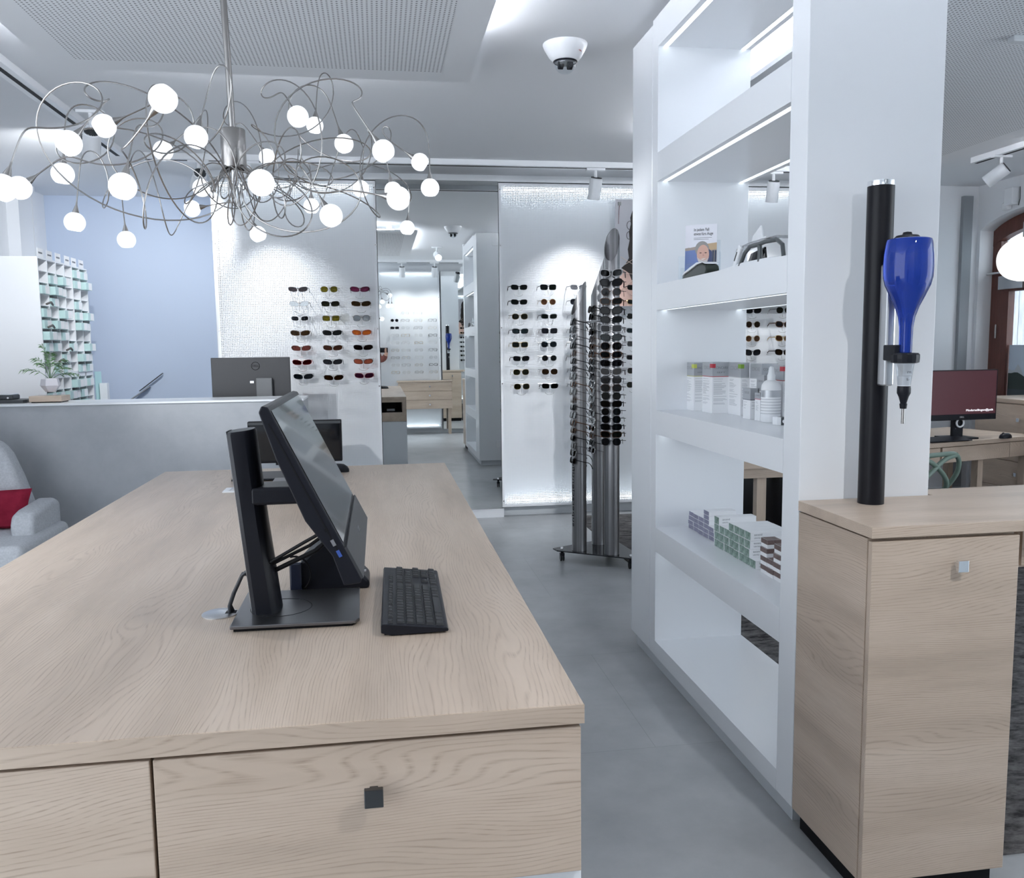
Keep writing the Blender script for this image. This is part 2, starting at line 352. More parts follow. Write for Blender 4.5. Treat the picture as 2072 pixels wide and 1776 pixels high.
# poster on the door glass: mountain lake with lettering
def lake_poster():
    t = thing('door_poster', 'landscape poster of a mountain lake with white lettering, on the brown door glass', 'poster', (XR+.14, 6.74, .62))
    x = XR+.145
    def layer(name, y0, y1, z0, z1, c, prof=None, dx=0):
        q = MB(t); n = 26; pts = [(y0+(y1-y0)*i/n) for i in range(n+1)]
        poly = [(y0, z0), (y1, z0)]+[(y, (prof((y-y0)/(y1-y0)) if prof else z1)) for y in reversed(pts)]
        q.prism(poly, (x-dx, 0, 0), (0, 1, 0), (0, 0, 1), (-.0006, 0, 0)); q.build(name, mat('print_'+name, c, .5), t)
    y0, y1 = 5.76, 6.735
    layer('sky_print', y0, y1, .62, 1.36, (.52, .60, .70))
    layer('far_mountain_print', y0, y1, .62, 1, (.50, .54, .58), lambda k: 1.14+.035*math.sin(23*k)+.03*math.sin(51*k+1)+.03*math.sin(7*k), .001)
    layer('dark_hill_print', y0, y1, .62, 1, (.035, .05, .045), lambda k: 1.06+.07*abs(2*k-1)+.012*math.sin(30*k), .002)
    layer('lake_print', y0, y1, .62, .98, (.05, .065, .075), None, .003)
    layer('reflection_print', y0+.1, y1-.12, .78, .95, (.33, .37, .40), lambda k: .87+.05*math.sin(3*k*PI)+.015*math.sin(40*k), .004)
    layer('shore_print', y0, y1, .62, .8, (.04, .055, .045), lambda k: .76+.07*abs(2*k-1)**2+.01*math.sin(44*k), .005)
    text('lettering', 'AUGEN-AKTION', .085, mat('white_print', (.8, .82, .84), .6), t, (x-.008-t.location.x, 6.62-t.location.y, .085), (0, -1, 0), (0, 0, 1), width=.80)
    q = MB(t); q.box((x-.008, 6.09, .672), (x-.0072, 6.42, .676)); q.build('underline', MATS['white_print'], t)
    q = MB(t); q.box((x-.009, 6.05, .80), (x-.0072, 6.19, .93)); q.build('brown_patch_print', mat('brown_print', (.19, .07, .045), .6), t)
lake_poster()
# outside: a pale house with a boarded part, and the street
def outside():
    t = thing('neighbour_house', 'pale turquoise house front with grey boards seen through the door glass', 'house', (9, 8, 0))
    q = MB(t); q.box((9, 3, -.1), (9.4, 8.6, 6)); q.build('rendered_wall', mat('pale_render', (.62, .80, .86), .8), t)
    q = MB(t)
    for i in range(16): q.box((8.94, 8.9+i*.16, -.1), (9.0, 9.05+i*.16, 2.15+.05*(i % 2)))
    q.box((8.98, 8.6, -.1), (9.4, 11.6, 2.1)); q.build('board_cladding', mottled('grey_boards', (.30, .31, .34), (.45, .46, .48), 4, .8, stretch=(8, 8, .8)), t)
    q = MB(t); q.prism([(8.55, 2.15), (11.6, 2.15), (11.6, 2.6), (10, 2.95), (8.55, 2.4)], (8.9, 0, 0), (0, 1, 0), (0, 0, 1), (.5, 0, 0)); q.build('roof', mat('pale_roof', (.58, .68, .74), .7), t)
    q = MB(t)
    for z in (1.62, 1.78, 1.86): q.box((8.7, 8.7, z), (8.94, 9.9, z+.06))
    q.build('shelf_board', PAPER, t)
    m = MB(); m.box((5.6, 2, -.2), (14, 13, -.1)); struct('floor_street', m, mat('street_paving', (.42, .44, .46), .9))
outside()

# ---------------------------------------------------------------- suspended acoustic ceiling panels
def sail(name, label, x0, x1, y0, y1, ledsegs):
    t = thing(name, label, 'ceiling panel', ((x0+x1)/2, (y0+y1)/2, 2.65))
    mg = .14; q = MB(t)
    q.box((x0, y0, 2.65), (x1, y1, 2.672)); p = q.build('panel', CEIL, t)
    q = MB(t); q.box((x0+mg, y0+mg, 2.6485), (x1-mg, y1-mg, 2.6515)); q.build('perforated_field', ACOU, t)
    q = MB(t)
    for x in (x0+.3, x1-.3):
        for y in (y0+.3, y1-.3): q.box((x-.03, y-.03, 2.672), (x+.03, y+.03, ZC))
    q.build('spacer_block', CEIL, t)
    for a, b in ledsegs:
        q = MB(t); q.box((min(a[0], b[0])-.008, min(a[1], b[1])-.008, 2.674), (max(a[0], b[0])+.008, max(a[1], b[1])+.008, 2.688)); q.build('led_strip', LEDC, p)
sail('acoustic_ceiling_panel', 'perforated white ceiling panel with glowing edges above the wooden island', -1.39, .46, 1.60, 4.22,
     [((.40, 1.75), (.40, 3.75)), ((-1.33, 1.75), (-1.33, 4.0)), ((-1.1, 4.16), (.2, 4.16))])
sail('acoustic_ceiling_panel', 'perforated ceiling panel over the desk corner, right of the white shelf', 1.80, 3.96, .3, 5.62,
     [((1.86, .6), (1.86, 5.4)), ((3.90, .6), (3.90, 5.3)), ((2.0, 5.56), (3.8, 5.56))])
m = MB(); m.box((2.62, 3.32, 2.625), (2.76, 3.36, 2.649)); tag(m.build('ceiling_sensor', LAMG, bevel=.004), 'small grey sensor box on the right perforated ceiling panel', 'sensor')

# ---------------------------------------------------------------- lighting tracks and spotlights
def track(name, label, a, b):
    t = thing(name, label, 'light track', ((a[0]+b[0])/2, (a[1]+b[1])/2, ZC)); q = MB(t)
    w = .045; dx, dy = (w, 0) if abs(a[1]-b[1]) > abs(a[0]-b[0]) else (0, w)
    q.box((min(a[0], b[0])-dx, min(a[1], b[1])-dy, ZC-.04), (max(a[0], b[0])+dx, max(a[1], b[1])+dy, ZC)); r = q.build('rail', LAM, t, bevel=.002)
    q = MB(t); dx, dy = dx*.28, dy*.28
    q.box((min(a[0], b[0])-dx, min(a[1], b[1])-dy, ZC-.0412), (max(a[0], b[0])+dx, max(a[1], b[1])+dy, ZC-.0395)); q.build('slot', BLKM, r)
track('light_track', 'white ceiling light track in front of the perforated display walls', (-1.55, 6.40), (3.7, 6.40))
track('light_track', 'ceiling light track along the left side, running towards the blue wall', (-1.70, 1.5), (-1.70, 6.3))
track('light_track', 'ceiling light track behind the camera, over the drawer console', (.0, .22), (4.9, .22))
track('light_track', 'ceiling light track in the desk corner, beside the brown door', (4.43, .5), (4.43, 5.95))
SPOTK = .5
def spot(label, pos, aim, power, cone=58, blend=.95, col=(.96, .98, 1)):
    pos = Vector(pos); d = (Vector(aim)-pos).normalized()
    t = thing('track_spotlight', label, 'spotlight', (pos.x, pos.y, ZC-.04), group='white track spotlights')
    q = MB(t); q.cyl((pos.x, pos.y, ZC-.045), (pos.x, pos.y, pos.z+.03), .012, 12); q.box((pos.x-.07, pos.y-.02, ZC-.055), (pos.x+.07, pos.y+.02, ZC-.04)); q.build('mount', LAM, t, True)
    L_ = .155; r = .047; c = pos+d*.02
    q = MB(t); q.lathe([(r-.006, 0), (r, .006), (r, L_), (r-.004, L_), (r-.006, L_-.02)], c-d*.06, d, 28, cap=False); h = q.build('housing', LAM, t, True)
    q = MB(t); q.lathe([(.002, 0), (r-.006, 0)], c-d*.058, d, 28, cap=False); q.build('back_plate', LAMG, h)
    u = d.orthogonal().normalized(); w = d.cross(u); q = MB(t)
    for i in range(-4, 5):
        k = i/5*r; hl = math.sqrt(max(0, (r*.85)**2-k*k)); q.obox(c-d*.062+u*k, (u, w, d), (.003, 2*hl, .008))
    q.build('cooling_fin', DGREY, h)
    q = MB(t); q.lathe([(.001, 0), (r-.007, 0)], c+d*(L_-.075), d, 28, cap=False); q.build('lens', mat('lit_spot_lens', (1, 1, 1), .3, emit=(.95, .98, 1), estr=3), h)
    l = bpy.data.lights.new('lamp', 'SPOT'); l.energy = power*SPOTK; l.spot_size = math.radians(cone); l.spot_blend = blend; l.shadow_soft_size = .028; l.color = col
    o = bpy.data.objects.new('lamp', l); C.objects.link(o); o.parent = t; o.location = c+d*(L_-.05)-t.location; o.rotation_euler = d.to_track_quat('-Z', 'Y').to_euler()
spot('white spotlight hanging in front of the right perforated wall, left of the tall shelf', (1.64, 6.40, 2.60), (1.50, 6.95, .9), 64, 86)
spot('white spotlight behind the wire chandelier, aimed at the left perforated wall', (-.86, 6.40, 2.60), (-.62, 6.95, .9), 56, 86)
spot('white spotlight at the end of the left ceiling track, aimed down', (-1.52, 5.15, 2.56), (-2.1, 6.6, .9), 42, 70)
spot('grey-backed spotlight on the left track, aimed at the lens cabinet wall', (-1.66, 5.50, 2.62), (-2.8, 7.1, 2.25), 62, 95)
spot('white spotlight seen small against the blue wall, through the chandelier wires', (-1.20, 6.40, 2.60), (-1.9, 8.1, 1.6), 74, 95)
spot('white spotlight lighting the perforated wall behind the white shelf', (3.05, 6.40, 2.60), (3.1, 6.95, .9), 70, 86)
spot('spotlight seen only in the mirror, lit face turned to the viewer', (.80, 2.32, 2.60), (1.22, 6.9, .75), 330, 25)
spot('spotlight seen only in the mirror, right one over the drawer console', (.90, .22, 2.60), (.78, -.36, .5), 30, 112)
spot('spotlight seen only in the mirror, left one over the drawer console', (.40, .22, 2.60), (.45, -.36, .5), 30, 112)
spot('added spotlight on the near left track, out of view, filling in the floor', (-1.70, 2.35, 2.60), (-1.9, 2.6, 0), 60, 100)  # unseen fixture, added to raise the light around the island
spot('added spotlight on the rear track, out of the picture, brightening the aisle floor', (1.35, .22, 2.60), (.85, 1.75, 0), 75, 95)  # invented downlight: lifts the near floor and the oak cabinet front
spot('added fill spotlight on the left track, outside the picture, for the left perforated wall', (-1.70, 2.9, 2.60), (-.75, 6.9, .9), 250, 30)  # extra lamp out of view, evens out the lower left panel
spot('tilted white spotlight at the right picture edge, left of its neighbour', (4.43, 5.68, 2.60), (4.05, 6.1, 2.2), 35, 60)
spot('upright white spotlight at the right picture edge, beside the tilted one', (4.43, 5.36, 2.60), (4.5, 5.4, .8), 40, 60)

# ================================================================ PERFORATED DISPLAY WALLS
def perf_panel(label, x0, x1, y, face=-1, z0=.085, z1=2.685):
    """backlit perforated sheet in a folded frame; face -1 looks towards -y"""
    t = thing('perforated_display_panel', label, 'display wall', ((x0+x1)/2, y, z0)); e = .022
    yb = y-face*.10
    s = MB(t); s.box((x0+e, min(y, y-face*.002), z0+e), (x1-e, max(y, y-face*.002), z1-e)); s.build('perforated_sheet', PERF, t)
    f = MB(t)
    for a, b in (((x0, z0), (x0+e, z1)), ((x1-e, z0), (x1, z1)), ((x0+e, z0), (x1-e, z0+e)), ((x0+e, z1-e), (x1-e, z1))):
        f.box((a[0], min(y-.0*face, yb), a[1]), (b[0], max(y, yb), b[1]))
    f.build('frame', LAM, t)
    k = MB(t); k.box((x0+e, min(yb, yb-face*.004), z0+e), (x1-e, max(yb, yb-face*.004), z1-e)); k.build('reflector', mat('reflector_white', (.86, .88, .90), .6), t)
    yl = y-face*.07
    for z in (z0+.04, z1-.04):
        l = MB(t); l.box((x0+.05, yl-.006, z-.006), (x1-.05, yl+.006, z+.006)); l.build('led_strip', LEDB, t)
    for z in (z0+.05, 1.1, 1.55, 2.2, z1-.05):
        for x in (x0+.011, x1-.011):
            sc = MB(t); sc.cyl((x, y+face*.003, z), (x, y, z), .005, 10); sc.build('screw', STEEL, t)
    return t
PL = perf_panel('left perforated backlit wall, behind the desk screen, holding three columns of sunglasses', -1.21, .012, YM-.01)
PR = perf_panel('right perforated backlit wall, left of the tall white shelf, holding dark sunglasses', .975, 2.20, YM-.01)
PS = perf_panel('perforated backlit wall glimpsed through the shelf openings', 2.215, 3.52, YM-.01)
PB = perf_panel('perforated wall of clear spectacles, seen only in the mirror', .02, 1.0, YREAR+.14, 1, .085, 2.62)
m = MB(); m.box((.016, YM, .075), (.972, YM+.02, 2.70)); o = m.build('wall_mirror', MIRROR); tag(o, 'tall mirror between the two perforated display walls', 'mirror')
m = MB(); m.box((1.03, YREAR+.05, .06), (2.4, YREAR+.07, 2.62)); o = m.build('wall_mirror', MIRROR); tag(o, 'second tall mirror, seen only within the first, reflecting the blue bottle', 'mirror')
m = MB(); m.box((.0, YB-.115, .0), (.99, YB-.02, .072)); m.box((-1.22, YB-.1, 2.70), (3.66, YB-.0, ZC)); struct('trim_2', m, WHITE)
m = MB(); m.box((3.56, YM-.02, .05), (3.66, YB, 2.66)); tag(m.build('grey_wall_panel', LAMG), 'narrow pale wall panel ending the perforated wall behind the shelf', 'panel')
m = MB(); m.box((5.10, 6.98, .0), (5.19, YB-.001, 2.66)); tag(m.build('grey_upright', mat('mid_grey_panel', (.26, .28, .30), .5)), 'tall narrow grey upright in the corner left of the brown door', 'panel')

# ---------------------------------------------------------------- spectacles
def super_e(a, b, n, cx, skew=0, droop=0, k=22):
    out = []
    for i in range(k):
        t = 2*PI*i/k; c, s = math.cos(t), math.sin(t)
        x = a*math.copysign(abs(c)**(2/n), c); z = b*math.copysign(abs(s)**(2/n), s)
        z += skew*x/a*b*(1 if z > 0 else .35)
        if z < 0: x += droop*a*(-z/b)
        out.append((cx+x, z))
    return out
STY = {'rect': dict(a=.0285, b=.0185, n=3.2, cx=.0365, skew=.10, droop=-.10, r=.0022), 'aviator': dict(a=.0275, b=.0225, n=2.5, cx=.0355, skew=.06, droop=.05, r=.0011),
       'round': dict(a=.0245, b=.0225, n=2.2, cx=.035, skew=0, droop=0, r=.0012), 'sport': dict(a=.033, b=.0185, n=2.7, cx=.0385, skew=.22, droop=-.16, r=.0016),
       'square': dict(a=.0285, b=.021, n=4, cx=.0360, skew=.05, droop=-.05, r=.0017), 'cat': dict(a=.0295, b=.0215, n=2.7, cx=.0375, skew=.16, droop=-.12, r=.0026),
       'small': dict(a=.024, b=.0165, n=3, cx=.033, skew=0, droop=0, r=.0010)}
GM = {}
def glasses_meshes(style, fm, lm, tl):
    key = (style, fm.name, lm.name, tl)
    if key in GM: return GM[key]
    d = dict(STY[style]); r = d.pop('r'); R = super_e(**d); Lf = [(-x, z) for x, z in R]
    curve = lambda x: .10*x*x*14
    f = MB()
    for o in (R, Lf): f.tube([(x, curve(x)*.3, z) for x, z in o], r, 5, closed=True)
    ins = d['cx']-d['a']
    f.tube([(-ins-.001, .0, .004), (0, -.002, .007), (ins+.001, .0, .004)], r*1.2, 6)
    if style in ('aviator', 'square'): f.tube([(-ins-.004, .0, d['b']*.85), (ins+.004, .0, d['b']*.85)], r, 5)
    out = d['cx']+d['a']
    for s in (1, -1): f.tube([(s*(out-.004), .001, .008), (s*(out+.003), .006, .009)], r*1.4, 6)
    lens = []
    for o in (R, Lf):
        q = MB(); q.prism([(x, z) for x, z in o], (0, .0008, 0), (1, 0, 0), (0, 0, 1), (0, .0014, 0)); lens.append(q.mesh('lens', lm))
    tem = []
    for s in (1, -1):
        q = MB(); x = s*(out+.003)
        q.tube([(x, .005, .009), (x, .03, .0085), (x*.99, tl*.7, .007), (x*.97, tl*.82, .001), (x*.95, tl*.95, -.016), (x*.94, tl, -.026)], [r*1.2, r*1.2, r*1.1, r*1.2, r*1.3, r*1.2], 6); tem.append(q.mesh('temple', fm, True))
    GM[key] = (f.mesh('front_frame', fm, True), lens, tem)
    return GM[key]
def glasses(style, fm, lm, loc, rz, label, group, tl=.135, sc=1, rx=0):
    fr, lens, tem = glasses_meshes(style, fm, lm, tl)
    t = thing('spectacles' if 'spectacles' in group else 'sunglasses', label, 'spectacles' if 'spectacles' in group else 'sunglasses', loc, rz, group, local=True)
    t.scale = (sc, sc, sc); t.rotation_euler.x = rx
    for nm, me in [('front_frame', fr), ('lens', lens[0]), ('lens', lens[1]), ('temple', tem[0]), ('temple', tem[1])]:
        o = bpy.data.objects.new(nm, me); C.objects.link(o); o.parent = t
    return t
FB = mat('black_frame', (.006, .006, .008), .5, spec=.10); FT = mat('tortoise_frame', (.05, .022, .010), .4, spec=.2); FW = mat('white_frame', (.75, .77, .8), .3)
FG = mat('gunmetal_wire', (.20, .20, .21), .3, metal=1); FR = mat('red_frame', (.20, .012, .018), .3); FGO = mat('gold_wire', (.42, .31, .15), .3, metal=1)
FGR = mat('grey_frame', (.28, .27, .27), .4); FC = mat('clear_frame', (.55, .55, .54), .25)
LC = {'grey-violet': (.16, .12, .14), 'olive yellow': (.40, .36, .08), 'pink': (.48, .17, .30), 'silver mirrored': (.30, .34, .35), 'olive green': (.11, .11, .06),
      'brown': (.14, .085, .03), 'smoke grey': (.12, .12, .14), 'bronze': (.20, .13, .045), 'dark green': (.015, .03, .02), 'orange': (.78, .36, .12), 'rose': (.42, .20, .17),
      'amber brown': (.22, .10, .035), 'black': (.015, .016, .018), 'dark red': (.17, .02, .03), 'blue-grey': (.08, .105, .125), 'peach': (.62, .30, .22), 'plum': (.19, .06, .13),
      'bottle green': (.035, .055, .035), 'pale grey': (.42, .42, .44), 'light brown': (.30, .19, .12), 'teal-grey': (.12, .17, .18), 'khaki': (.10, .09, .035), 'clear': (.95, .95, .95)}
def lens(c): return tinted('lens_'+c.replace(' ', '_').replace('-', '_'), LC[c], .18 if 'mirror' in c else (.02 if c == 'clear' else .012))
GS = 'sunglasses on the perforated walls'
def rod(panel, x, y, z, px):
    """wire display arm with chin loop that carries one pair"""
    q = MB(panel); q.tube([(x, YM-.01, z+.016), (x, y+.012, z+.013)], .0013, 5); q.tube([(x, y+.035, z+.013), (x, y+.03, z-.03), (x, y+.02, z-.055)], .0011, 5)
    q.tube([(x+.035*math.cos(a), y+.02, z-.055-.018*math.sin(a)+.004) for a in [PI*i/10 for i in range(11)]], .0011, 5)
    q.tube([(x-.075, YM-.013, z+.016), (x+.075, YM-.013, z+.016)], .0013, 5)
    q.build('display_rod', STEEL, panel)
YG = 6.775
colsL = [(-.589, -.574), (-.355, -.345), (-.124, -.113)]
spec = [[('sport', FG, 'grey-violet'), ('sport', FGR, 'silver mirrored'), ('rect', FW, 'smoke grey'), ('sport', FT, 'bronze'), ('sport', FT, 'rose'), ('sport', FR, 'dark red'), ('sport', FB, 'blue-grey')],
        [('aviator', FG, 'olive yellow'), ('rect', FB, 'olive green'), ('square', FG, 'olive yellow'), ('sport', FB, 'dark green'), ('sport', FT, 'amber brown'), ('sport', FB, 'smoke grey'), ('sport', FB, 'brown')],
        [('sport', FB, 'pink'), ('sport', FT, 'bronze'), ('aviator', FT, 'silver mirrored'), ('sport', FR, 'orange'), ('sport', FB, 'black'), ('sport', FB, 'peach'), ('sport', FR, 'plum')]]
zL = [1.850, 1.740, 1.630, 1.520, 1.405, 1.297, 1.188]
for ci, col in enumerate(spec):
    for ri, (st, fm, lc) in enumerate(col):
        k = ri/6; x = colsL[ci][0]*(1-k)+colsL[ci][1]*k+random.uniform(-.004, .004); z = zL[ri]+(-.012 if (ci, ri) == (1, 6) else 0)
        glasses(st, fm, lens(lc), (x, YG, z), random.uniform(-.05, .05), '%s sunglasses, left perforated wall, %s column, %s row from top' % (lc, ORD[ci], ORD[ri]), GS, .13)
        rod(PL, x, YG, z, 0)
dk = ['bottle green', 'dark green', 'khaki', 'teal-grey', 'bottle green', 'black', 'olive green', 'khaki']
dk2 = ['bottle green', 'light brown', 'bottle green', 'smoke grey', 'blue-grey', 'dark green', 'brown', 'dark green']
zR = [1.863, 1.748, 1.634, 1.519, 1.412, 1.302, 1.194, 1.079]
S1 = ['rect', 'rect', 'aviator', 'rect', 'square', 'rect', 'aviator', 'aviator']; S2 = ['square', 'round', 'rect', 'square', 'aviator', 'round', 'aviator', 'rect']
F1 = [FB, FB, FGO, FB, FGO, FB, FGO, FGO]; F2 = [FB, FGO, FG, FG, FG, FG, FT, FB]
dk3 = ['pale grey', 'smoke grey', 'olive green', 'bottle green', 'brown', 'black', 'smoke grey', 'khaki']
for ri in range(8):
    for ci, (x, st, fm, lc) in enumerate([(1.112+ri*.0022, S1[ri], F1[ri], dk[ri]), (1.351+ri*.0008, S2[ri], F2[ri], dk2[ri]), (1.594, S2[-ri-1], FG, dk3[ri]), (1.83, S1[-ri-1], FB, dk[-ri-1]), (2.06, S1[ri], F2[ri], dk[ri])]):
        glasses(st, fm, lens(lc), (x+random.uniform(-.004, .004), YG, zR[ri]-.003*(ci > 2)), random.uniform(.0, .12), '%s sunglasses, right perforated wall, %s column, %s row from top' % (lc, ORD[ci], ORD[ri]), GS, .13)
        rod(PR, x, YG, zR[ri], 0)
lens3 = [['black', 'brown', 'light brown', 'smoke grey'], ['olive green', 'smoke grey', 'light brown', 'brown']]
for ri, z in enumerate([1.672, 1.556, 1.44, 1.325]):
    for ci, (x, st) in enumerate([(3.075, 'cat'), (3.345, 'cat')]):
        sg = ['cat', 'round', 'round', 'cat'] if ci == 0 else ['aviator', 'cat', 'cat', 'cat']
        glasses(sg[ri], [FB, FT, FGO, FB][ri], lens(lens3[ci][ri]), (x, YG, z), .1, '%s sunglasses framed by the shelf opening, %s column, %s row' % (lens3[ci][ri], ['left', 'right'][ci], ORD[ri]), GS, .13, 1.08)
        rod(PS, x, YG, z, 0)
for ci, x in enumerate([.27, .44, .645, .875]):
    for ri in range(9):
        if ci in (0, 3) and ri == 0: continue
        z = 1.95-ri*.118
        sun = ci == 0 and ri in (1, 2)
        glasses(['square', 'round', 'rect', 'aviator'][(ci+ri) % 4], FB if (ci == 3 and ri % 2 == 1) or sun else [FGR, FC, FGO][(ci*2+ri) % 3], lens('smoke grey' if sun else 'clear'), (x, YREAR+.265, z), PI+random.uniform(-.05, .05),
                '%s spectacles in the mirror, %s column from left, %s row from top' % ('dark-lens' if sun else 'clear', ORD[ci], ORD[ri]), 'spectacles on the wall behind the camera', .12)
# ---- posters in front of the perforated walls
def woman_poster():
    t = thing('portrait_poster', 'tall poster with dark wavy hair and bare shoulder, hanging beside the shelf', 'poster', (2.06, 6.84, 1.712))
    q = MB(t); q.box((1.915, 6.842, 1.712), (2.207, 6.848, 2.565)); q.build('poster_sheet', mat('poster_grey', (.56, .56, .60), .5), t)
    def shape(nm, pts, c, k):
        q = MB(t); q.prism(pts, (0, 6.8418-.0004*k, 0), (1, 0, 0), (0, 0, 1), (0, -.0003, 0)); q.build(nm, mat('print_'+nm, c, .5), t)
    shape('skin_print', [(1.915, 1.715), (2.205, 1.715), (2.205, 2.2), (2.06, 2.13), (2.0, 2.03), (1.96, 1.98), (1.93, 1.99), (1.915, 1.98)], (.62, .42, .36), 1)
    shape('hair_print', [(2.06, 2.48), (2.04, 2.42), (2.045, 2.37), (2.03, 2.31), (2.035, 2.24), (2.02, 2.17), (2.03, 2.1), (2.0, 2.05), (1.965, 2.02), (2.0, 2.0), (2.03, 1.98), (2.05, 1.93), (2.075, 1.88), (2.1, 1.95), (2.2, 2.0), (2.2, 2.55), (2.12, 2.54)], (.022, .014, .012), 2)
    for i, (cx, cz, r) in enumerate([(2.035, 2.36, .022), (2.03, 2.28, .02)]):
        q = MB(t); q.tube([(cx+r*math.cos(a), 6.8405, cz+1.5*r*math.sin(a)) for a in [2*PI*j/16 for j in range(16)]], .0022, 5, closed=True); q.build('hair_curl_print', MATS['print_hair_print'], t)
    q = MB(t)
    for a, b in (((1.96, 2.11), (2.08, 2.04)), ((2.0, 2.05), (2.08, 2.10)), ((1.94, 1.985), (2.08, 1.97)), ((1.94, 1.83), (2.07, 1.93))): q.tube([(a[0], 6.8398, a[1]), (b[0], 6.8398, b[1])], .002, 5)
    q.build('necklace_print', mat('pale_skin_print', (.75, .60, .52), .5), t)
    q = MB(t); q.box((1.938, 6.836, 2.515), (1.962, 6.842, 2.542)); q.build('clip', mat('clip_grey', (.35, .36, .36), .4), t)
    q = MB(t); q.tube([(1.949, 6.838, 2.515), (1.945, 6.838, 2.46), (1.942, 6.838, 2.37)], .0018, 6); q.build('cord', mat('cord_red', (.30, .15, .16), .6), t)
woman_poster()
q = MB(); q.box((2.95, 6.80, 1.718), (3.50, 6.806, 2.05)); o = q.build('landscape_poster', mottled('sand_print', (.50, .44, .38), (.70, .66, .62), 8, .6, stretch=(8, 1, 30))); tag(o, 'small sand-coloured poster hanging above the sunglasses in the shelf opening', 'poster')

# ================================================================ TALL WHITE SHELF
XS0, XS1, YS0, YS1 = 1.148, 1.543, 2.212, 3.815
YO0, YO1 = 2.312, 3.465
def tall_shelf():
    t = thing('display_shelf', 'tall white see-through shelf unit with lit boards, dividing the room', 'shelf unit', (1.345, 3.0, 0))
    q = MB(t); q.box((XS0, YS0, .06), (XS1, YO0, ZC-.002)); q.build('end_panel', LAM, t, bevel=.002)
    q = MB(t); q.box((XS0, YO1, .06), (XS1, 3.535, 2.715)); q.build('side_panel', LAM, t, bevel=.002)
    q = MB(t); q.box((XS0, 3.5375, .06), (XS1, YS1, 2.70)); ep = q.build('end_cabinet', LAM, t, bevel=.003)
    q = MB(t); q.box((1.345, YS1, .21), (1.43, YS1+.008, .295)); so = q.build('wall_socket', PAPER, ep, bevel=.002)
    q = MB(t); q.box((1.33, YS1, 2.56), (1.43, YS1+.004, 2.64)); q.build('cover_plate', LAM, ep)
    q = MB(t); q.box((XS0+.02, YS0+.03, 0), (XS1-.02, YS1-.03, .06)); q.build('plinth', LAMG, t)
    B = [(.06, .126), (.52, .624), (1.025, 1.125), (1.542, 1.647), (2.064, 2.178), (2.594, 2.715)]
    for i, (a, b) in enumerate(B):
        q = MB(t)
        if i == 0: q.box((XS0, YO0, a), (XS1, YO1, b))
        else:      # board with a light groove near its front and its back edge
            q.box((XS0, YO0, a+.012), (XS1, YO1, b))
            q.box((XS0, YO0, a), (XS0+.022, YO1, a+.012)); q.box((XS1-.022, YO0, a), (XS1, YO1, a+.012)); q.box((XS0+.044, YO0, a), (XS1-.044, YO1, a+.012))
        bo = q.build('shelf_board', LAM, t)
        if i:
            for x in (XS0+.024, XS1-.042):
                q = MB(t); q.box((x, YO0+.003, a+.003), (x+.018, YO1-.003, a+.009)); q.build('led_strip', LED, bo)
tall_shelf()

# ================================================================ WOODEN ISLAND
TZ = .85; TX0, TX1, TY0, TY1 = -.977, .299, 1.243, 4.075
def knob(t, par, c, face=(0, -1, 0), m=CHROME):
    c = Vector(c); f = Vector(face); s = Vector((0, 0, 1)).cross(f)
    q = MB(t); q.obox(c+f*.010, (s, f, (0, 0, 1)), (.013, .02, .013)); q.obox(c+f*.023, (s, f, (0, 0, 1)), (.028, .010, .028)); q.build('knob', m, par, bevel=.0012)
def island():
    t = thing('counter_island', 'large oak counter island with drawers, in the foreground', 'counter', (-.339, 2.66, 0))
    q = MB(t); q.box((TX0, TY0, TZ-.032), (TX1, TY1, TZ)); q.build('worktop', WOOD_Y, t, bevel=.0015)
    q = MB(t); q.box((TX0-.0005, TY0-.0012, TZ-.0312), (TX1+.0005, TY0+.001, TZ-.0012)); q.build('front_edge_band', WOOD_X, t)
    nick = mat('dark_nickel', (.12, .125, .13), .3, metal=1)
    for a, b, kx in ((TX0+.004, -.3435, -.66), (-.3385, TX1-.004, -.025)):
        q = MB(t); q.box((a, TY0+.004, .573), (b, TY0+.024, .812)); d = q.build('drawer', WOOD_X, t, bevel=.0015)
        if a > -.5: knob(t, d, (kx, TY0+.004, .738), m=nick)
        else: knob(t, d, (kx, TY0+.004, .738), m=nick)
    q = MB(t); q.box((TX0+.002, TY0+.028, .573), (TX1-.002, TY0+1.8, .8175)); q.box((TX0+.002, TY0+1.8, .573), (.0, TY1-.004, .8175))
    q.box((.0, TY0+1.8, .573), (.25, TY1-.004, .675)); q.box((.25, TY0+1.8, .573), (TX1-.002, TY1-.004, .8175)); q.box((.0, TY0+1.8, .79), (.25, TY1-.004, .8175)); q.build('drawer_carcass', WOOD_Y, t)
    q = MB(t); q.box((.001, TY1-.40, .676), (.249, TY1-.39, .79)); q.build('niche_back', BLKM, t)
    q = MB(t); q.box((.001, TY1-.38, .6755), (.249, TY1-.01, .678)); q.build('niche_floor', BLKM, t)
    q = MB(t); q.box((TX0+.012, TY0+.018, .06), (TX1-.001, TY1-.012, .572)); q.build('base_panel', LAM, t, bevel=.002)
    q = MB(t); q.box((TX0+.06, TY0+.06, 0), (TX1-.06, TY1-.06, .06)); q.build('plinth', DGREY, t)
    for x, y in ((-.343, 1.82),):
        q = MB(t); q.lathe([(.0365, 0), (.0365, .002), (.033, .0035), (.006, .0035)], (x, y, TZ), n=36, cap=False)
        q.cyl((x, y, TZ), (x, y, TZ+.0034), .0335, 36); g = q.build('cable_grommet', ALU, t, True)
        q = MB(t); q.box((x+.012, y-.010, TZ+.0034), (x+.034, y+.010, TZ+.0039)); q.build('cable_slot', BLKM, g)
island()

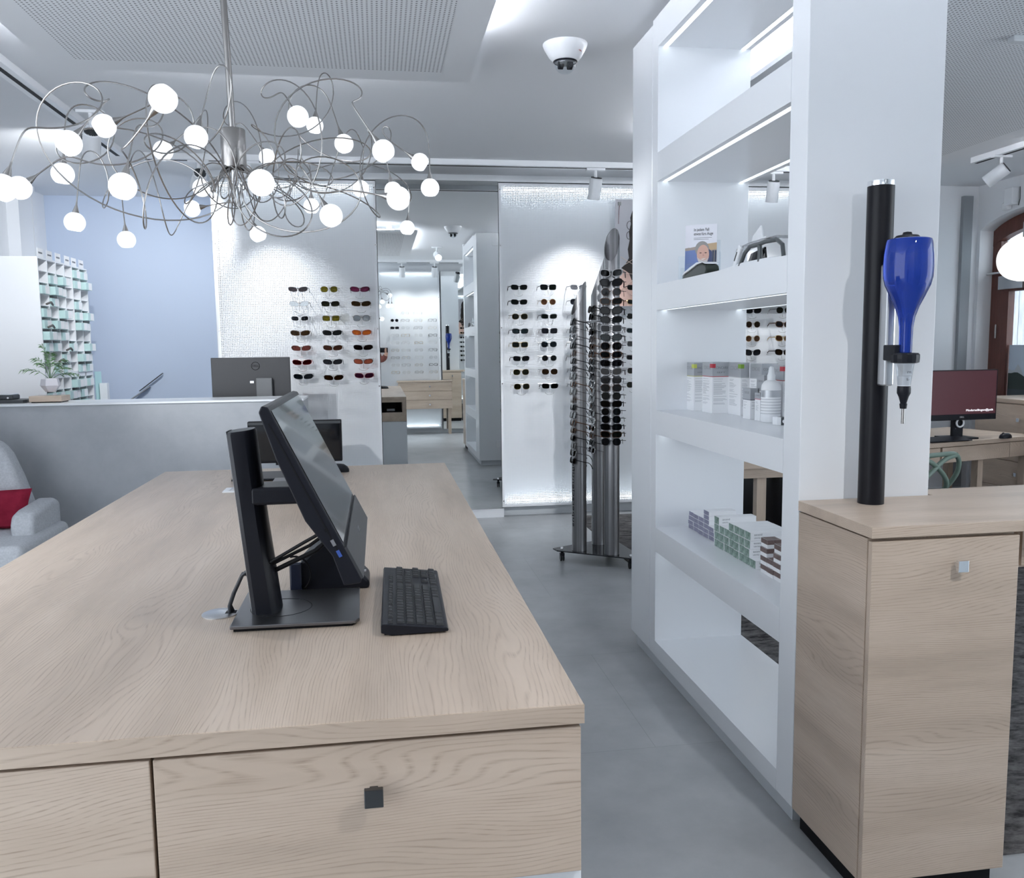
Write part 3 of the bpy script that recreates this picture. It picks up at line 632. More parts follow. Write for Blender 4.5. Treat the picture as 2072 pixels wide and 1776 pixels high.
# ---- all-in-one computer
def computer():
    t = thing('computer', 'black all-in-one computer on a stand, screen tilted back, on the oak island', 'computer', (-.18, 1.80, TZ))
    q = MB(t); poly = [(-.302, 1.690), (-.060, 1.684), (-.052, 1.700), (-.056, 1.925), (-.302, 1.935)]
    q.prism(poly, (0, 0, TZ+.006), (1, 0, 0), (0, 1, 0), (0, 0, .007)); q.build('stand_base', mat('dark_brushed_metal', (.20, .20, .21), .36, metal=1), t, bevel=.0015)
    q = MB(t); q.prism([(-.296, 1.696), (-.066, 1.692), (-.064, 1.92), (-.296, 1.928)], (0, 0, TZ), (1, 0, 0), (0, 1, 0), (0, 0, .006)); q.build('base_pad', BLKM, t)
    q = MB(t); q.tube([(-.215+.062*math.cos(a), 1.80+.062*math.sin(a), TZ+.0131) for a in [2*PI*i/40 for i in range(40)]], .0007, 4, closed=True); q.build('turntable_ring', BLKM, t)
    # column, rounded on the screen side, leaning back a little
    def sec(z):
        k = (z-TZ)/.39; cx = -.243-.036*k; return cx
    q = MB(t); prof = [(-.024, -.036), (-.016, -.044), (.010, -.044), (.020, -.036), (.026, -.020), (.027, .0), (.026, .020), (.020, .036), (.010, .044), (-.016, .044), (-.024, .036)]
    vs = []; zz = [TZ+.013, TZ+.2, TZ+.382, TZ+.388]
    for j, z in enumerate(zz):
        s = 1 if j < 3 else .94
        vs += [(sec(z)+x*s+(.004 if j == 0 and x > 0 else 0), 1.80+y*s, z+.10*x*(j > 1)) for x, y in prof]
    n = len(prof); q.add(vs, [(i*n+k, i*n+(k+1) % n, (i+1)*n+(k+1) % n, (i+1)*n+k) for i in range(3) for k in range(n)]+[tuple(range(n-1, -1, -1)), tuple(3*n+k for k in range(n))])
    q.build('stand_column', BLK, t, True)
    q = MB(t); vs = []
    for z in (TZ+.014, TZ+.2, TZ+.386): vs += [(sec(z)-.0248, 1.80-.034, z), (sec(z)-.0285, 1.80-.02, z), (sec(z)-.0285, 1.80+.02, z), (sec(z)-.0248, 1.80+.034, z)]
    q.add(vs, [(i*4+k, i*4+k+1, i*4+5+k, i*4+4+k) for i in range(2) for k in range(3)]+[(0, 4, 8, 11, 7, 3)]); q.build('column_back_strip', ALU, t, True)
    q = MB(t); q.box((-.262, 1.755, 1.088), (-.150, 1.845, 1.124)); q.build('tilt_arm', BLK, t, bevel=.006)
    # body: profile in x-z swept along y
    y0, y1 = 1.515, 2.065
    body = [(-.201, 1.303), (-.190, 1.301), (-.166, 1.250), (-.040, .990), (-.043, .984), (-.072, .981), (-.090, 1.035), (-.135, 1.10), (-.180, 1.21), (-.206, 1.292)]
    q = MB(t); q.prism(body, (0, y0, 0), (1, 0, 0), (0, 0, 1), (0, y1-y0, 0)); bd = q.build('screen_housing', BLK, t, bevel=.002)
    top = Vector((-.190, 0, 1.301)); bot = Vector((-.040, 0, .990)); dv = (bot-top).normalized(); nv = Vector((-dv.z, 0, dv.x)); nv = nv if nv.x > 0 else -nv
    def strip(nm, s0, s1, a, b, dep, m, e=0):
        q = MB(t); A = top+dv*s0; B = top+dv*s1; N_ = nv*dep
        q.add([(A.x+N_.x*i, y, A.z+N_.z*i) if k == 0 else (B.x+N_.x*i, y, B.z+N_.z*i) for i in (e, 1) for y in (a, b) for k in (0, 1)],
              [(0, 1, 3, 2), (4, 6, 7, 5), (0, 2, 6, 4), (1, 5, 7, 3), (0, 4, 5, 1), (2, 3, 7, 6)]); return q.build(nm, m, t)
    L_ = (bot-top).length
    scm = mat('glossy_screen', (.02, .022, .024), .09, spec=1.0, coat=.6)
    strip('screen', .008, L_-.074, y0+.012, y1-.012, .0012, scm)
    strip('speaker_bar', L_-.066, L_-.002, y0+.001, y1-.001, .0045, mat('dark_grey_mesh', (.035, .037, .042), .45), -.2)
    q = MB(t); c = top+dv*(L_-.035)+nv*.0052
    text('brand_mark', 'DELL', .014, ALU, bd, Vector((c.x, 1.80, c.z))-t.location, (0, 1, 0), -dv, 'CENTER')
    # ports on the near edge of the housing
    for (s, w, col, nm) in ((.236, .006, BLKM, 'card_slot'), (.262, .012, ALU, 'usb_port'), (.284, .013, mat('blue_port', (.04, .09, .35), .4), 'usb_port')):
        c = top+dv*s-nv*.013; q = MB(t); q.obox((c.x, y0-.0004, c.z), (dv, (0, 1, 0), nv), (w, .0012, .006)); q.build(nm, col, bd)
    q = MB(t); c = top+dv*.155-nv*.012; q.obox((c.x, y0-.0002, c.z), (dv, (0, 1, 0), nv), (.26, .001, .0025)); q.build('housing_seam', BLKM, bd)
    for i, (a, b, c2) in enumerate((((-.100, 1.045), (-.16, 1.01), (-.235, .965)), ((-.098, 1.038), (-.15, 1.0), (-.235, .958)), ((-.085, 1.03), (-.14, .985), (-.225, .945)))):
        q = MB(t); q.tube([(a[0], 1.74+.02*i, a[1]), ((a[0]+b[0])/2, 1.74+.02*i, (a[1]+b[1])/2), (b[0], 1.75+.015*i, b[1]), (c2[0], 1.77+.01*i, c2[1])], .0035 if i < 2 else .005, 8); q.build('cable', BLKM, t, True)
    q = MB(t)
    for i in range(4):
        q.tube([(-.268, 1.795+.006*i, .955-.01*i), (-.292, 1.80+.006*i, .935), (-.312, 1.808+.004*i, .895), (-.322, 1.814+.003*i, .868), (-.322+.002*i, 1.816+.003*i, .851)], .004, 8)
    q.build('cable_bundle', mat('grey_cable', (.035, .038, .045), .5), t, True)
computer()
# ---- device behind the stand: handset cradle
def cradle():
    t = thing('handset_cradle', 'black desk telephone half hidden behind the computer stand, with a looped cord', 'telephone', (-.13, 1.98, TZ))
    q = MB(t); q.prism([(-.215, 0), (-.205, .02), (-.19, .065), (-.150, .104), (-.104, .116), (-.112, .085), (-.105, .060), (-.050, .034), (-.035, .018), (-.035, 0)], (0, 1.955, TZ), (1, 0, 0), (0, 0, 1), (0, .10, 0)); q.build('body', BLK, t, bevel=.006)
    for i in range(2):
        q = MB(t); q.box((-.070+.018*i, 1.97, TZ+.0445-.009*i), (-.060+.018*i, 1.985, TZ+.047-.009*i)); q.build('button', ALU, t)
    q = MB(t); q.tube([(-.20+.035*math.cos(a), 1.945-.01*math.sin(a), TZ+.045+.043*math.sin(a)) for a in [-1.6+3.4*i/18 for i in range(19)]], .0022, 6); q.build('cord', BLKM, t, True)
    q = MB(t); q.box((-.212, 1.945, TZ+.002), (-.185, 1.96, TZ+.07)); q.build('handset', mat('blue_black_gloss', (.02, .025, .045), .2), t, bevel=.004)
cradle()
# ---- keyboards
def keyboard(label, loc, rz, keys=True):
    t = thing('keyboard', label, 'keyboard', loc, rz, local=True)
    # local: x = along the keys' columns (towards the typist), y = along the length
    q = MB(t); q.prism([(0, .020), (.002, .024), (.127, .010), (.130, .006), (.128, .003), (.02, 0), (0, .006)], (0, 0, 0), (1, 0, 0), (0, 0, 1), (0, .434, 0)); q.build('body', BLK, t, bevel=.0015)
    if not keys: return t
    km = mat('key_black', (.018, .019, .022), .5)
    def key(x, y, w=.0155, l=.0155):
        z = .0242-.014*(x/.127)
        q = MB(t); a, b = x-w/2, x+w/2; c, d = y-l/2, y+l/2; s = .0016; h = .0042
        za = .0242-.112*a; zb = .0242-.112*b
        q.add([(a, c, za), (b, c, zb), (b, d, zb), (a, d, za), (a+s, c+s, za+h), (b-s, c+s, zb+h), (b-s, d-s, zb+h), (a+s, d-s, za+h)], [(0, 3, 2, 1), (4, 5, 6, 7), (0, 1, 5, 4), (1, 2, 6, 5), (2, 3, 7, 6), (3, 0, 4, 7)]); q.build('key', km, t)
    P_ = .0188; y = .014
    for g, n in ((.016, 1), (.048, 4), (.134, 4), (.216, 4), (.307, 3)):
        for i in range(n): key(.018, g+i*P_, .010)
    rows = [(.038, [1]*13+[1.8]), (.0568, [1.4]+[1]*12+[1.3]), (.0756, [1.7]+[1]*11+[2.1]), (.0944, [1.2]+[1]*11+[2.5]), (.1132, [1.25, 1.25, 1.25, 6.0, 1.25, 1.25, 1.25, 1.2])]
    for x, ws in rows:
        y = .010
        for w in ws: key(x, y+w*P_/2, .0158, w*P_-.003); y += w*P_
    for x in (.038, .0568):
        for i in range(3): key(x, .307+i*P_)
    key(.0944, .307+P_)
    for i in range(3): key(.1132, .307+i*P_)
    for j, x in enumerate((.038, .0568, .0756, .0944, .1132)):
        for i in range(4):
            if j in (1, 3) and i == 3: continue
            key(x, .368+i*P_)
    for yy in (.02, .41):
        q = MB(t); q.box((.006, yy-.01, -.001), (.016, yy+.01, .006)); q.build('foot', BLKM, t)
    return t
keyboard('full-size black keyboard lying beside the tilted screen on the oak island', (-.010, 1.612, TZ+.001), -.018)
# ---- second workplace at the far end of the island
def monitor2():
    t = thing('monitor', 'smaller black monitor at the far end of the oak island, behind the tilted screen', 'monitor', (-.35, 3.62, TZ))
    q = MB(t); q.box((-.535, 3.60, .935), (-.160, 3.632, 1.107)); h = q.build('screen_housing', BLKM, t, bevel=.003)
    q = MB(t); q.box((-.532, 3.5985, 1.093), (-.163, 3.600, 1.104)); q.build('top_bezel', DGREY, h)
    q = MB(t); q.box((-.527, 3.5985, .945), (-.168, 3.5995, 1.092)); q.build('screen', SCREENOFF, h)
    q = MB(t); q.box((-.43, 3.61, .925), (-.24, 3.625, .94)); q.build('lower_housing', BLKM, t)
    q = MB(t); q.box((-.38, 3.625, TZ+.012), (-.30, 3.65, .99)); q.build('stand_column', BLK, t, bevel=.005)
    q = MB(t); q.box((-.445, 3.52, TZ), (-.24, 3.72, TZ+.012)); q.build('stand_base', DARKM, t, bevel=.003)
monitor2()
keyboard('black keyboard at the far end of the oak island, under the smaller monitor', (-.62, 3.80, TZ+.001), -PI/2, False)
def mouse(label, loc, rz=0, s=1):
    t = thing('mouse', label, 'computer mouse', loc, rz, local=True); q = MB(); n = 10
    for i in range(n+1):
        k = i/n*PI; pass
    q.lathe([(.001, .035), (.016, .033), (.026, .024), (.031, .012), (.031, 0)], (0, 0, 0), n=24); me = q.build('shell', BLK, t, True); me.scale = (1, 1.75, 1)
    q = MB(); q.cyl((-.004, .026, .0335), (.004, .026, .0335), .006, 12); q.build('wheel', DGREY, t, True)
mouse('black mouse at the far end of the island, right of the smaller monitor', (-.19, 3.90, TZ), .9)
def stand_small():
    t = thing('card_stand', 'silver angled card stand at the island, left of the computer column', 'stand', (-.575, 3.46, TZ))
    q = MB(t); q.prism([(-.60, 0), (-.52, 0), (-.52, .035)], (0, 3.42, TZ), (1, 0, 0), (0, 0, 1), (0, .08, 0)); q.build('wedge', ALU, t)
    q = MB(t); q.box((-.612, 3.41, TZ), (-.50, 3.51, TZ+.004)); q.build('foot_plate', LAM, t)
stand_small()
q = MB(); q.box((.08, 3.78, .6785), (.17, 3.86, .70)); tag(q.build('small_box', SILVER), 'small silver box inside the open niche at the island end, seen in the mirror', 'box')

# ================================================================ CHANDELIER
GL = [(-.441, 2.00, 1.937, (-.6, .3, -.6)), (-.698, 2.476, 1.991, (.85, 0, .4)), (-.720, 2.261, 1.897, (.6, .2, .8)), (-.456, 2.419, 1.955, (.25, .2, 1)), (-.645, 2.889, 2.019, (.6, .5, .7)),
      (-.849, 2.60, 1.889, (.1, 0, 1)), (-.917, 2.476, 1.828, (.8, .2, .7)), (-.805, 2.08, 1.759, (.3, .2, 1)), (-.555, 2.08, 1.766, (.2, .2, 1)), (-.893, 2.811, 1.787, (.15, 0, 1)), (-.839, 3.152, 1.777, (-.05, 0, 1)),
      (-.659, 3.355, 1.915, (1, 0, .2)), (-.584, 3.152, 1.954, (.6, .6, .5)), (-.254, 2.08, 1.779, (.4, 1, .6)), (-.384, 3.355, 2.104, (-.6, 0, .9)), (-.429, 3.355, 1.825, (-.4, 0, 1)),
      (-.208, 2.60, 2.060, (-.3, .6, .6)), (-.202, 3.25, 2.196, (.1, 0, 1)), (-.090, 2.889, 2.053, (-.3, .2, 1)), (.029, 2.419, 1.930, (-.6, 0, .9)), (.161, 3.059, 2.036, (-.9, 0, .6)), (.183, 2.889, 1.919, (0, 0, 1)),
      (-.239, 3.467, 1.947, (0, 0, 1)), (-.113, 2.364, 1.749, (-.5, .2, .9)), (-.046, 3.25, 1.977, (.1, .2, 1)), (.068, 3.152, 1.956, (-.2, 0, 1)), (.062, 2.261, 1.779, (-.9, .3, .2)), (.131, 3.586, 1.884, (.1, 0, 1))]
def chandelier():
    cx, cy = -.408, 2.72
    t = thing('chandelier', 'large nickel wire chandelier with many glowing white globes, above the oak island', 'chandelier', (cx, cy, 1.93))
    q = MB(t); q.tube([(cx-.016, cy, 2.649), (cx-.006, cy, 2.3), (cx, cy, 2.04)], .0095, 12); q.build('suspension_rod', STEEL, t, True)
    q = MB(t); q.lathe([(.04, 0), (.055, .025), (.06, .028)], (cx-.016, cy, 2.62), n=24); q.build('ceiling_rose', STEEL, t, True)
    q = MB(t); q.lathe([(.0345, 0), (.0360, .002), (.0360, .112), (.0345, .114), (.010, .116), (.010, .12)], (cx, cy, 1.935), n=36, cap=False); q.lathe([(.001, .03), (.034, .03)], (cx, cy, 1.935), n=36, cap=False); q.build('canopy_cylinder', STEEL, t, True)
    q = MB(t); q.cyl((cx, cy, 1.90), (cx, cy, 1.965), .010, 12); q.lathe([(.001, -.011), (.008, -.008), (.011, 0), (.008, .008), (.001, .011)], (cx, cy, 1.895), n=14); q.build('finial', CHROME, t, True)
    # globe: cut sphere with a bulb inside
    R = .0302; pr = []
    for i in range(15):
        a = -PI/2+(PI*.80)*i/14; pr.append((max(.0005, R*math.cos(a)), R*math.sin(a)))
    pr2 = [(r*.93, h*.93) for r, h in reversed(pr)]
    g = MB(); g.lathe(pr+pr2, (0, 0, 0), (0, 0, 1), 28, cap=False); gme = g.mesh('globe_shade', GLOBE, True)
    b = MB(); b.lathe([(.001, -.024), (.008, -.022), (.0115, -.008), (.0115, .004), (.008, .012), (.001, .015)], n=16); bme = b.mesh('bulb', BULB, True)
    s = MB(); s.lathe([(.0105, -.0255), (.0095, -.031), (.003, -.052), (.0022, -.062)], n=14); sme = s.mesh('socket', STEEL, True)
    c0 = Vector((cx, cy, 1.945))
    for i, (x, y, z, sd) in enumerate(GL):
        p = Vector((x, y, z)); sd = Vector(sd).normalized()
        ang = math.atan2(y-cy, x-cx)
        # the arm: out of the cylinder, one or two loose loops, then into the socket
        end = p+sd*.062; out = Vector((math.cos(ang), math.sin(ang), 0)); dist = (end-c0).length
        rnd = random.Random(i*17+3)
        start = c0+Vector((math.cos(ang+rnd.uniform(-.8, .8)), math.sin(ang+rnd.uniform(-.8, .8)), 0))*.024
        nl = rnd.choice([1, 1.5, 1.5, 2]) if dist > .25 else 1.5
        rad = rnd.uniform(.10, .20); tilt = rnd.uniform(-.9, .9)
        pu = (out*math.cos(tilt)+Vector((-out.y, out.x, 0))*math.sin(tilt)).normalized(); pv = Vector((0, 0, 1))
        sgn = rnd.choice([-1, 1]); ph = -PI/2*sgn if rnd.random() < .6 else PI/2*sgn
        pts = [start+Vector((0, 0, -.002))]; n = 64
        spread = Vector((rnd.uniform(-.12, .12), rnd.uniform(-.18, .18), rnd.uniform(-.02, .06)))
        p0 = start+Vector((0, 0, -.045))+out*.05; p3 = end+sd*.10; p1 = p0+out*.16+Vector((0, 0, -.17))+spread; p2 = p3+sd*.08+Vector((0, 0, .03))-spread*.4
        for k in range(n+1):
            u = k/n; w = (1-u); base = p0*w**3+p1*3*w*w*u+p2*3*w*u*u+p3*u**3
            env = math.sin(PI*u)**.8*rad; th = ph+sgn*2*PI*nl*u
            pts.append(base+pu*(math.cos(th)*env)+pv*(math.sin(th)*env*.72))
        for k in range(1, 9):
            u = k/8; pts.append(p3*(1-u)+end*u)
        # smooth the joints
        for _ in range(14):
            pts = [pts[0]]+[pts[j]*.5+(pts[j-1]+pts[j+1])*.25 for j in range(1, len(pts)-1)]+[pts[-1]]
        q = MB(t); q.tube(pts, .0020, 6); q.build('wire_arm', STEEL, t, True)
        gl = bpy.data.objects.new('globe', gme); C.objects.link(gl); gl.parent = t; gl.location = p-t.location; gl.rotation_euler = (-sd).to_track_quat('Z', 'Y').to_euler()
        for nm, me in (('bulb', bme), ('socket', sme)):
            o = bpy.data.objects.new(nm, me); C.objects.link(o); o.parent = gl
chandelier()

# ---- dome camera on the ceiling
def dome():
    t = thing('security_camera', 'white dome security camera on the ceiling left of the tall shelf', 'security camera', (.872, 3.95, ZC)); x, y = .872, 3.95
    q = MB(t); q.lathe([(.101, 0), (.101, -.004), (.094, -.022), (.074, -.055), (.058, -.072), (.050, -.076)], (x, y, ZC), n=40); b = q.build('housing', LAM, t, True)
    q = MB(t); q.lathe([(.053, -.070), (.055, -.0755), (.050, -.080)], (x, y, ZC), n=40, cap=False); q.build('ring', BLK, t, True)
    q = MB(t); q.lathe([(.050*math.cos(a), -.078-.050*math.sin(a)) for a in [PI/2*i/10*.995 for i in range(11)]], (x, y, ZC), n=36, cap=False); q.build('clear_dome', ACRYL, t, True)
    for dx in (-.022, .020):
        q = MB(t); q.obox((x+dx, y-.008, ZC-.092), ((1, 0, 0), (0, .9, -.43), (0, .43, .9)), (.026, .034, .024)); k = q.build('lens_unit', BLK, t, bevel=.004)
        q = MB(t); q.cyl((x+dx, y-.02, ZC-.096), (x+dx, y-.034, ZC-.104), .009, 16); q.build('objective', SCREENOFF, k, True)
    q = MB(t); q.cyl((x, y, ZC-.07), (x, y, ZC-.08), .045, 24); q.build('mount_plate', mat('cam_inner', (.25, .26, .27), .4), t, True)
    q = MB(t); d = Vector((.62, -.76, 0)); p = Vector((x, y, ZC-.040))+d*.0835; q.obox(p, ((.76, .62, 0), d*.8+Vector((0, 0, -.6)), (-.46, .37, .8)), (.016, .002, .022)); q.build('red_sticker', mat('pale_red', (.75, .35, .36), .5), t)
dome()

# ================================================================ SUNGLASSES STAND
def tri_stand():
    t = thing('sunglasses_stand', 'rolling display stand of three slant-cut metal tubes full of sunglasses', 'display stand', (1.35, 5.25, 0))
    zb = .075; SX, SY = .016, .07
    poly = [(a+SX, b+SY) for a, b in [(1.078, 5.335), (1.092, 5.27), (1.50, 4.975), (1.55, 4.98), (1.575, 5.03), (1.54, 5.50), (1.49, 5.54)]]
    q = MB(t); q.prism(poly, (0, 0, zb), (1, 0, 0), (0, 1, 0), (0, 0, .008)); q.build('base_plate', mat('black_glass', (.012, .013, .016), .1), t, bevel=.001)
    for x, y in ((1.135+SX, 5.315+SY), (1.515+SX, 5.03+SY), (1.495+SX, 5.47+SY)):
        q = MB(t); q.cyl((x, y, zb), (x, y, .05), .010, 10); q.cyl((x-.012, y, .024), (x-.004, y, .024), .024, 18); q.cyl((x+.004, y, .024), (x+.012, y, .024), .024, 18); q.box((x-.014, y-.014, .036), (x+.014, y+.014, .054)); c = q.build('caster', BLK, t, True)
        q = MB(t); q.lathe([(.011, 0), (.009, .008), (.002, .011)], (x, y, zb+.008), n=14); q.build('bolt_cap', CHROME, c, True)
    strp = mottled('brushed_tube', (.17, .17, .18), (.38, .38, .39), 1.0, .38, detail=4, stretch=(60, 60, .15)); strp.node_tree.nodes['Principled BSDF'].inputs['Metallic'].default_value = .85
    T = [(1.237, 5.255, .0475, 1.585, 1.80, (.95, .2)), (1.415, 5.115, .0475, 1.905, 2.115, (.55, .83)), (1.405, 5.405, .0475, 1.72, 1.985, (.85, -.25))]
    out = []
    for i, (x, y, r, zl, zh, dr) in enumerate(T):
        x += SX; y += SY
        d = Vector((dr[0], dr[1], 0)).normalized(); n = 40; vs = []
        for zz in (zb+.008, None):
            for rr in (r, r-.003):
                for k in range(n):
                    a = 2*PI*k/n; px, py = rr*math.cos(a), rr*math.sin(a); s = (px*d.x+py*d.y)/r
                    vs.append((x+px, y+py, zz if zz is not None else (zl+zh)/2+s*(zh-zl)/2))
        q = MB(t); fs = []
        for k in range(n):
            j = (k+1) % n
            fs += [(k, j, 2*n+j, 2*n+k), (n+k, 3*n+k, 3*n+j, n+j), (2*n+k, 2*n+j, 3*n+j, 3*n+k), (k, n+k, n+j, j)]
        q.add(vs, fs); out.append(q.build('tube', strp, t, True))
    q = MB(t); q.tube([(1.28+SX, 5.262+SY, 1.545), (1.37+SX, 5.15+SY, 1.552)], .006, 8); q.build('cross_bar', ALU, t, True)
    a = math.radians(207); d = Vector((math.cos(a), math.sin(a), 0)); rd = Vector((0, 0, 1)); p = Vector((1.237+SX, 5.255+SY, .24))+d*.0479
    text('tube_lettering', 'superscientific', .030, BLKTXT, t, p-t.location, rd, rd.cross(-d)*-1, 'LEFT', .0006, .42)
    return t
TS = tri_stand()
rs = random.Random(5)
darkl = ['black', 'smoke grey', 'blue-grey', 'brown', 'black', 'smoke grey', 'bottle green', 'black', 'smoke grey']
STN = ['round', 'cat', 'rect', 'round', 'square', 'cat', 'aviator', 'rect']
CN = [('left tube', 1.192, 5.235, -PI/2+.02, 19, 1.548, .0487), ('back tube', 1.352, 5.385, -PI/2+.0, 20, 1.632, .0482), ('front tube', 1.392, 5.050, -.42, 21, 1.835, .0575)]
for ci, (nm, x, y, rz, n, z0, dz) in enumerate(CN):
    x += .016; y += .07
    for i in range(n):
        lc = darkl[rs.randrange(9)]; st = STN[rs.randrange(8)]; fm = [FB, FB, FT, FG, FB][rs.randrange(5)]
        if ci == 2 and i == 7: lc, fm, st = 'teal-grey', FB, 'rect'
        if ci == 2 and i == 3: fm = FT; st = 'rect'
        z = z0-i*dz+(0 if ci < 2 else (i*i*.0003-.0))
        glasses(st, fm, lens(lc), (x-.0*ci, y, z), rz+rs.uniform(-.08, .08), '%s sunglasses on the %s of the rolling stand, %s from top' % (lc, nm, ORD[i]), 'sunglasses on the rolling stand', .12, 1.0, -.22 if ci < 2 else .02)
        q = MB(TS)
        dv = Vector((-math.sin(rz), math.cos(rz), 0)); sd = Vector((math.cos(rz), math.sin(rz), 0)); c = Vector((x, y, z+.004))
        q.tube([c+dv*.004-sd*.012, c+dv*.05], .002, 5)
        if ci == 2: q.tube([c+dv*.05-sd*.075, c+dv*.05+sd*.085], .0018, 5)
        else: q.tube([c+dv*.012-sd*.05, c+dv*.012+sd*.05], .0018, 5)
        q.build('holder_rod', BLK, TS)

# ================================================================ RECEPTION DESK, LENS CABINET, PLANT
def reception():
    t = thing('reception_desk', 'long grey concrete-look reception desk with a white top, in front of the blue wall', 'desk', (-1.7, 5.75, 0))
    q = MB(t); q.box((-2.81, 5.60, 0), (-.485, 5.64, 1.072)); q.build('front_panel', CONCRETE, t, bevel=.001)
    q = MB(t); q.box((-2.81, 5.59, 1.072), (-.478, 5.98, 1.085)); q.build('counter_top', LAM, t, bevel=.002)
    q = MB(t); q.box((-.52, 5.64, 0), (-.485, 6.02, 1.072)); q.build('side_panel', mat('desk_side', (.44, .46, .48), .5), t)
    q = MB(t); q.box((-2.81, 5.64, .70), (-.52, 6.45, .74)); q.build('work_surface', WOOD_X, t)
    q = MB(t); q.box((-.60, 5.98, 0), (-.485, 6.45, .70)); q.build('work_surface_leg', LAMG, t)
reception()
def desk_monitor():
    t = thing('monitor', 'black monitor seen from behind, with a round logo, on the reception desk', 'monitor', (-.88, 6.12, .74))
    q = MB(t); q.box((-1.128, 6.10, 1.055), (-.605, 6.125, 1.346)); h = q.build('screen_housing', mat('charcoal_back', (.035, .036, .040), .42), t, bevel=.004)
    q = MB(t); q.box((-1.120, 6.125, 1.065), (-.613, 6.127, 1.338)); q.build('screen', SCREENOFF, h)
    q = MB(t); q.box((-.83, 6.055, .75), (-.725, 6.095, 1.205)); q.build('stand_column', mat('stand_grey', (.13, .135, .14), .4), t, bevel=.004)
    q = MB(t); q.box((-.87, 6.0, .74), (-.69, 6.2, .752)); q.build('stand_base', DGREY, t)
    q = MB(t); q.box((-.875, 6.097, 1.17), (-.85, 6.101, 1.185)); q.build('latch', ALU, h)
    q = MB(t); q.tube([(-.835+.027*math.cos(a), 6.0985, 1.287+.027*math.sin(a)) for a in [2*PI*i/32 for i in range(32)]], .0018, 5, closed=True); q.build('logo_ring', BLKM, h)
    text('logo_lettering', 'DELL', .020, BLKM, h, Vector((-.835, 6.0988, 1.287))-t.location, (1, 0, 0), (0, 0, 1), 'CENTER', .0006)
desk_monitor()
def plant():
    x, y, z = -2.045, 5.78, 1.085
    b = thing('plant_base', 'oak wood block under the floating white plant pot, on the reception desk', 'plant stand', (x, y, z))
    q = MB(b); q.box((x-.105, y-.07, z+.006), (x+.085, y+.09, z+.042)); q.build('block', WOOD_X, b, bevel=.003)
    q = MB(b); q.box((x-.095, y-.06, z), (x+.075, y+.08, z+.006)); q.build('foot', BLKM, b)
    t = thing('potted_palm', 'small parlour palm in a faceted white pot hovering over a wood block', 'potted plant', (x, y+.01, z+.065))
    q = MB(t); q.lathe([(.032, 0), (.061, .040), (.053, .080), (.042, .086), (.038, .076)], (x, y+.01, z+.065), n=5, cap=False); q.lathe([(.0, 0), (.032, 0)], (x, y+.01, z+.065), n=5, cap=False); q.build('pot', mat('pot_white', (.66, .64, .68), .4), t)
    q = MB(t); q.lathe([(.001, .066), (.036, .066)], (x, y+.01, z+.065), n=10, cap=False); q.build('soil', mat('soil', (.03, .02, .015), .9), t)
    leafm = mottled('palm_green', (.05, .13, .045), (.16, .30, .13), 30, .5)
    rp = random.Random(3); base = Vector((x, y+.01, z+.135))
    for i, (dx, dz, dy, L_) in enumerate([(-.16, .10, 0, .1), (-.10, .17, .03, .1), (-.035, .25, 0, .1), (.02, .20, -.03, .1), (.09, .16, .02, .1), (.12, .11, -.02, .1), (-.05, .14, -.05, .1), (.05, .12, .05, .1), (.16, .07, 0, .1), (-.01, .16, .06, .1)]):
        tip = base+Vector((dx, dy, dz)); mid = base+Vector((dx*.35, dy*.4, dz*.75)); fr = MB(t); P_ = []
        for k in range(15):
            u = k/14; P_.append(base*(1-u)**2+mid*2*u*(1-u)+tip*u*u+Vector((0, 0, -.03*u**3)))
        fr.tube(P_, [.0022-.0014*k/14 for k in range(15)], 5)
        for k in range(6, 15):
            tg = (P_[k]-P_[k-1]).normalized(); sd = tg.cross(Vector((0, 0, 1)))
            sd = sd.normalized() if sd.length > .1 else Vector((0, 1, 0))
            if rp.random() < .5: sd = (sd+Vector((0, 0, .6))).normalized()
            for s in (-1, 1):
                d = (tg*.75+sd*s*.8+Vector((0, 0, -.25))).normalized(); l = .055*(1-.45*abs(k-9)/6); w = tg.cross(d).cross(d).normalized()*.0038; c = P_[k]
                fr.add([c, c+d*l*.4+w, c+d*l+Vector((0, 0, -.008)), c+d*l*.4-w, c+d*l*.4+Vector((0, 0, .0012))], [(0, 1, 4), (1, 2, 4), (2, 3, 4), (3, 0, 4)])
        fr.build('frond', leafm, t)
plant()
def tray():
    t = thing('serving_tray', 'dark grey round-edged tray on the reception desk at the left picture edge', 'tray', (-2.26, 5.80, 1.085))
    q = MB(t); q.prism([(-2.42, 5.72), (-2.19, 5.72), (-2.175, 5.75), (-2.175, 5.9), (-2.42, 5.9)], (0, 0, 1.085), (1, 0, 0), (0, 1, 0), (0, 0, .022)); q.build('tray_body', DGREY, t, bevel=.004)
    t = thing('card_terminal', 'black and silver card terminal standing in the dark tray', 'card reader', (-2.29, 5.80, 1.107))
    q = MB(t); q.box((-2.37, 5.75, 1.107), (-2.255, 5.86, 1.135)); q.build('body', DGREY, t, bevel=.006)
    q = MB(t); q.box((-2.365, 5.755, 1.135), (-2.26, 5.855, 1.141)); q.build('lid', ALU, t, bevel=.002)
    q = MB(t); q.cyl((-2.285, 5.7495, 1.118), (-2.285, 5.748, 1.118), .006, 12); q.build('indicator', PAPER, t)
tray()
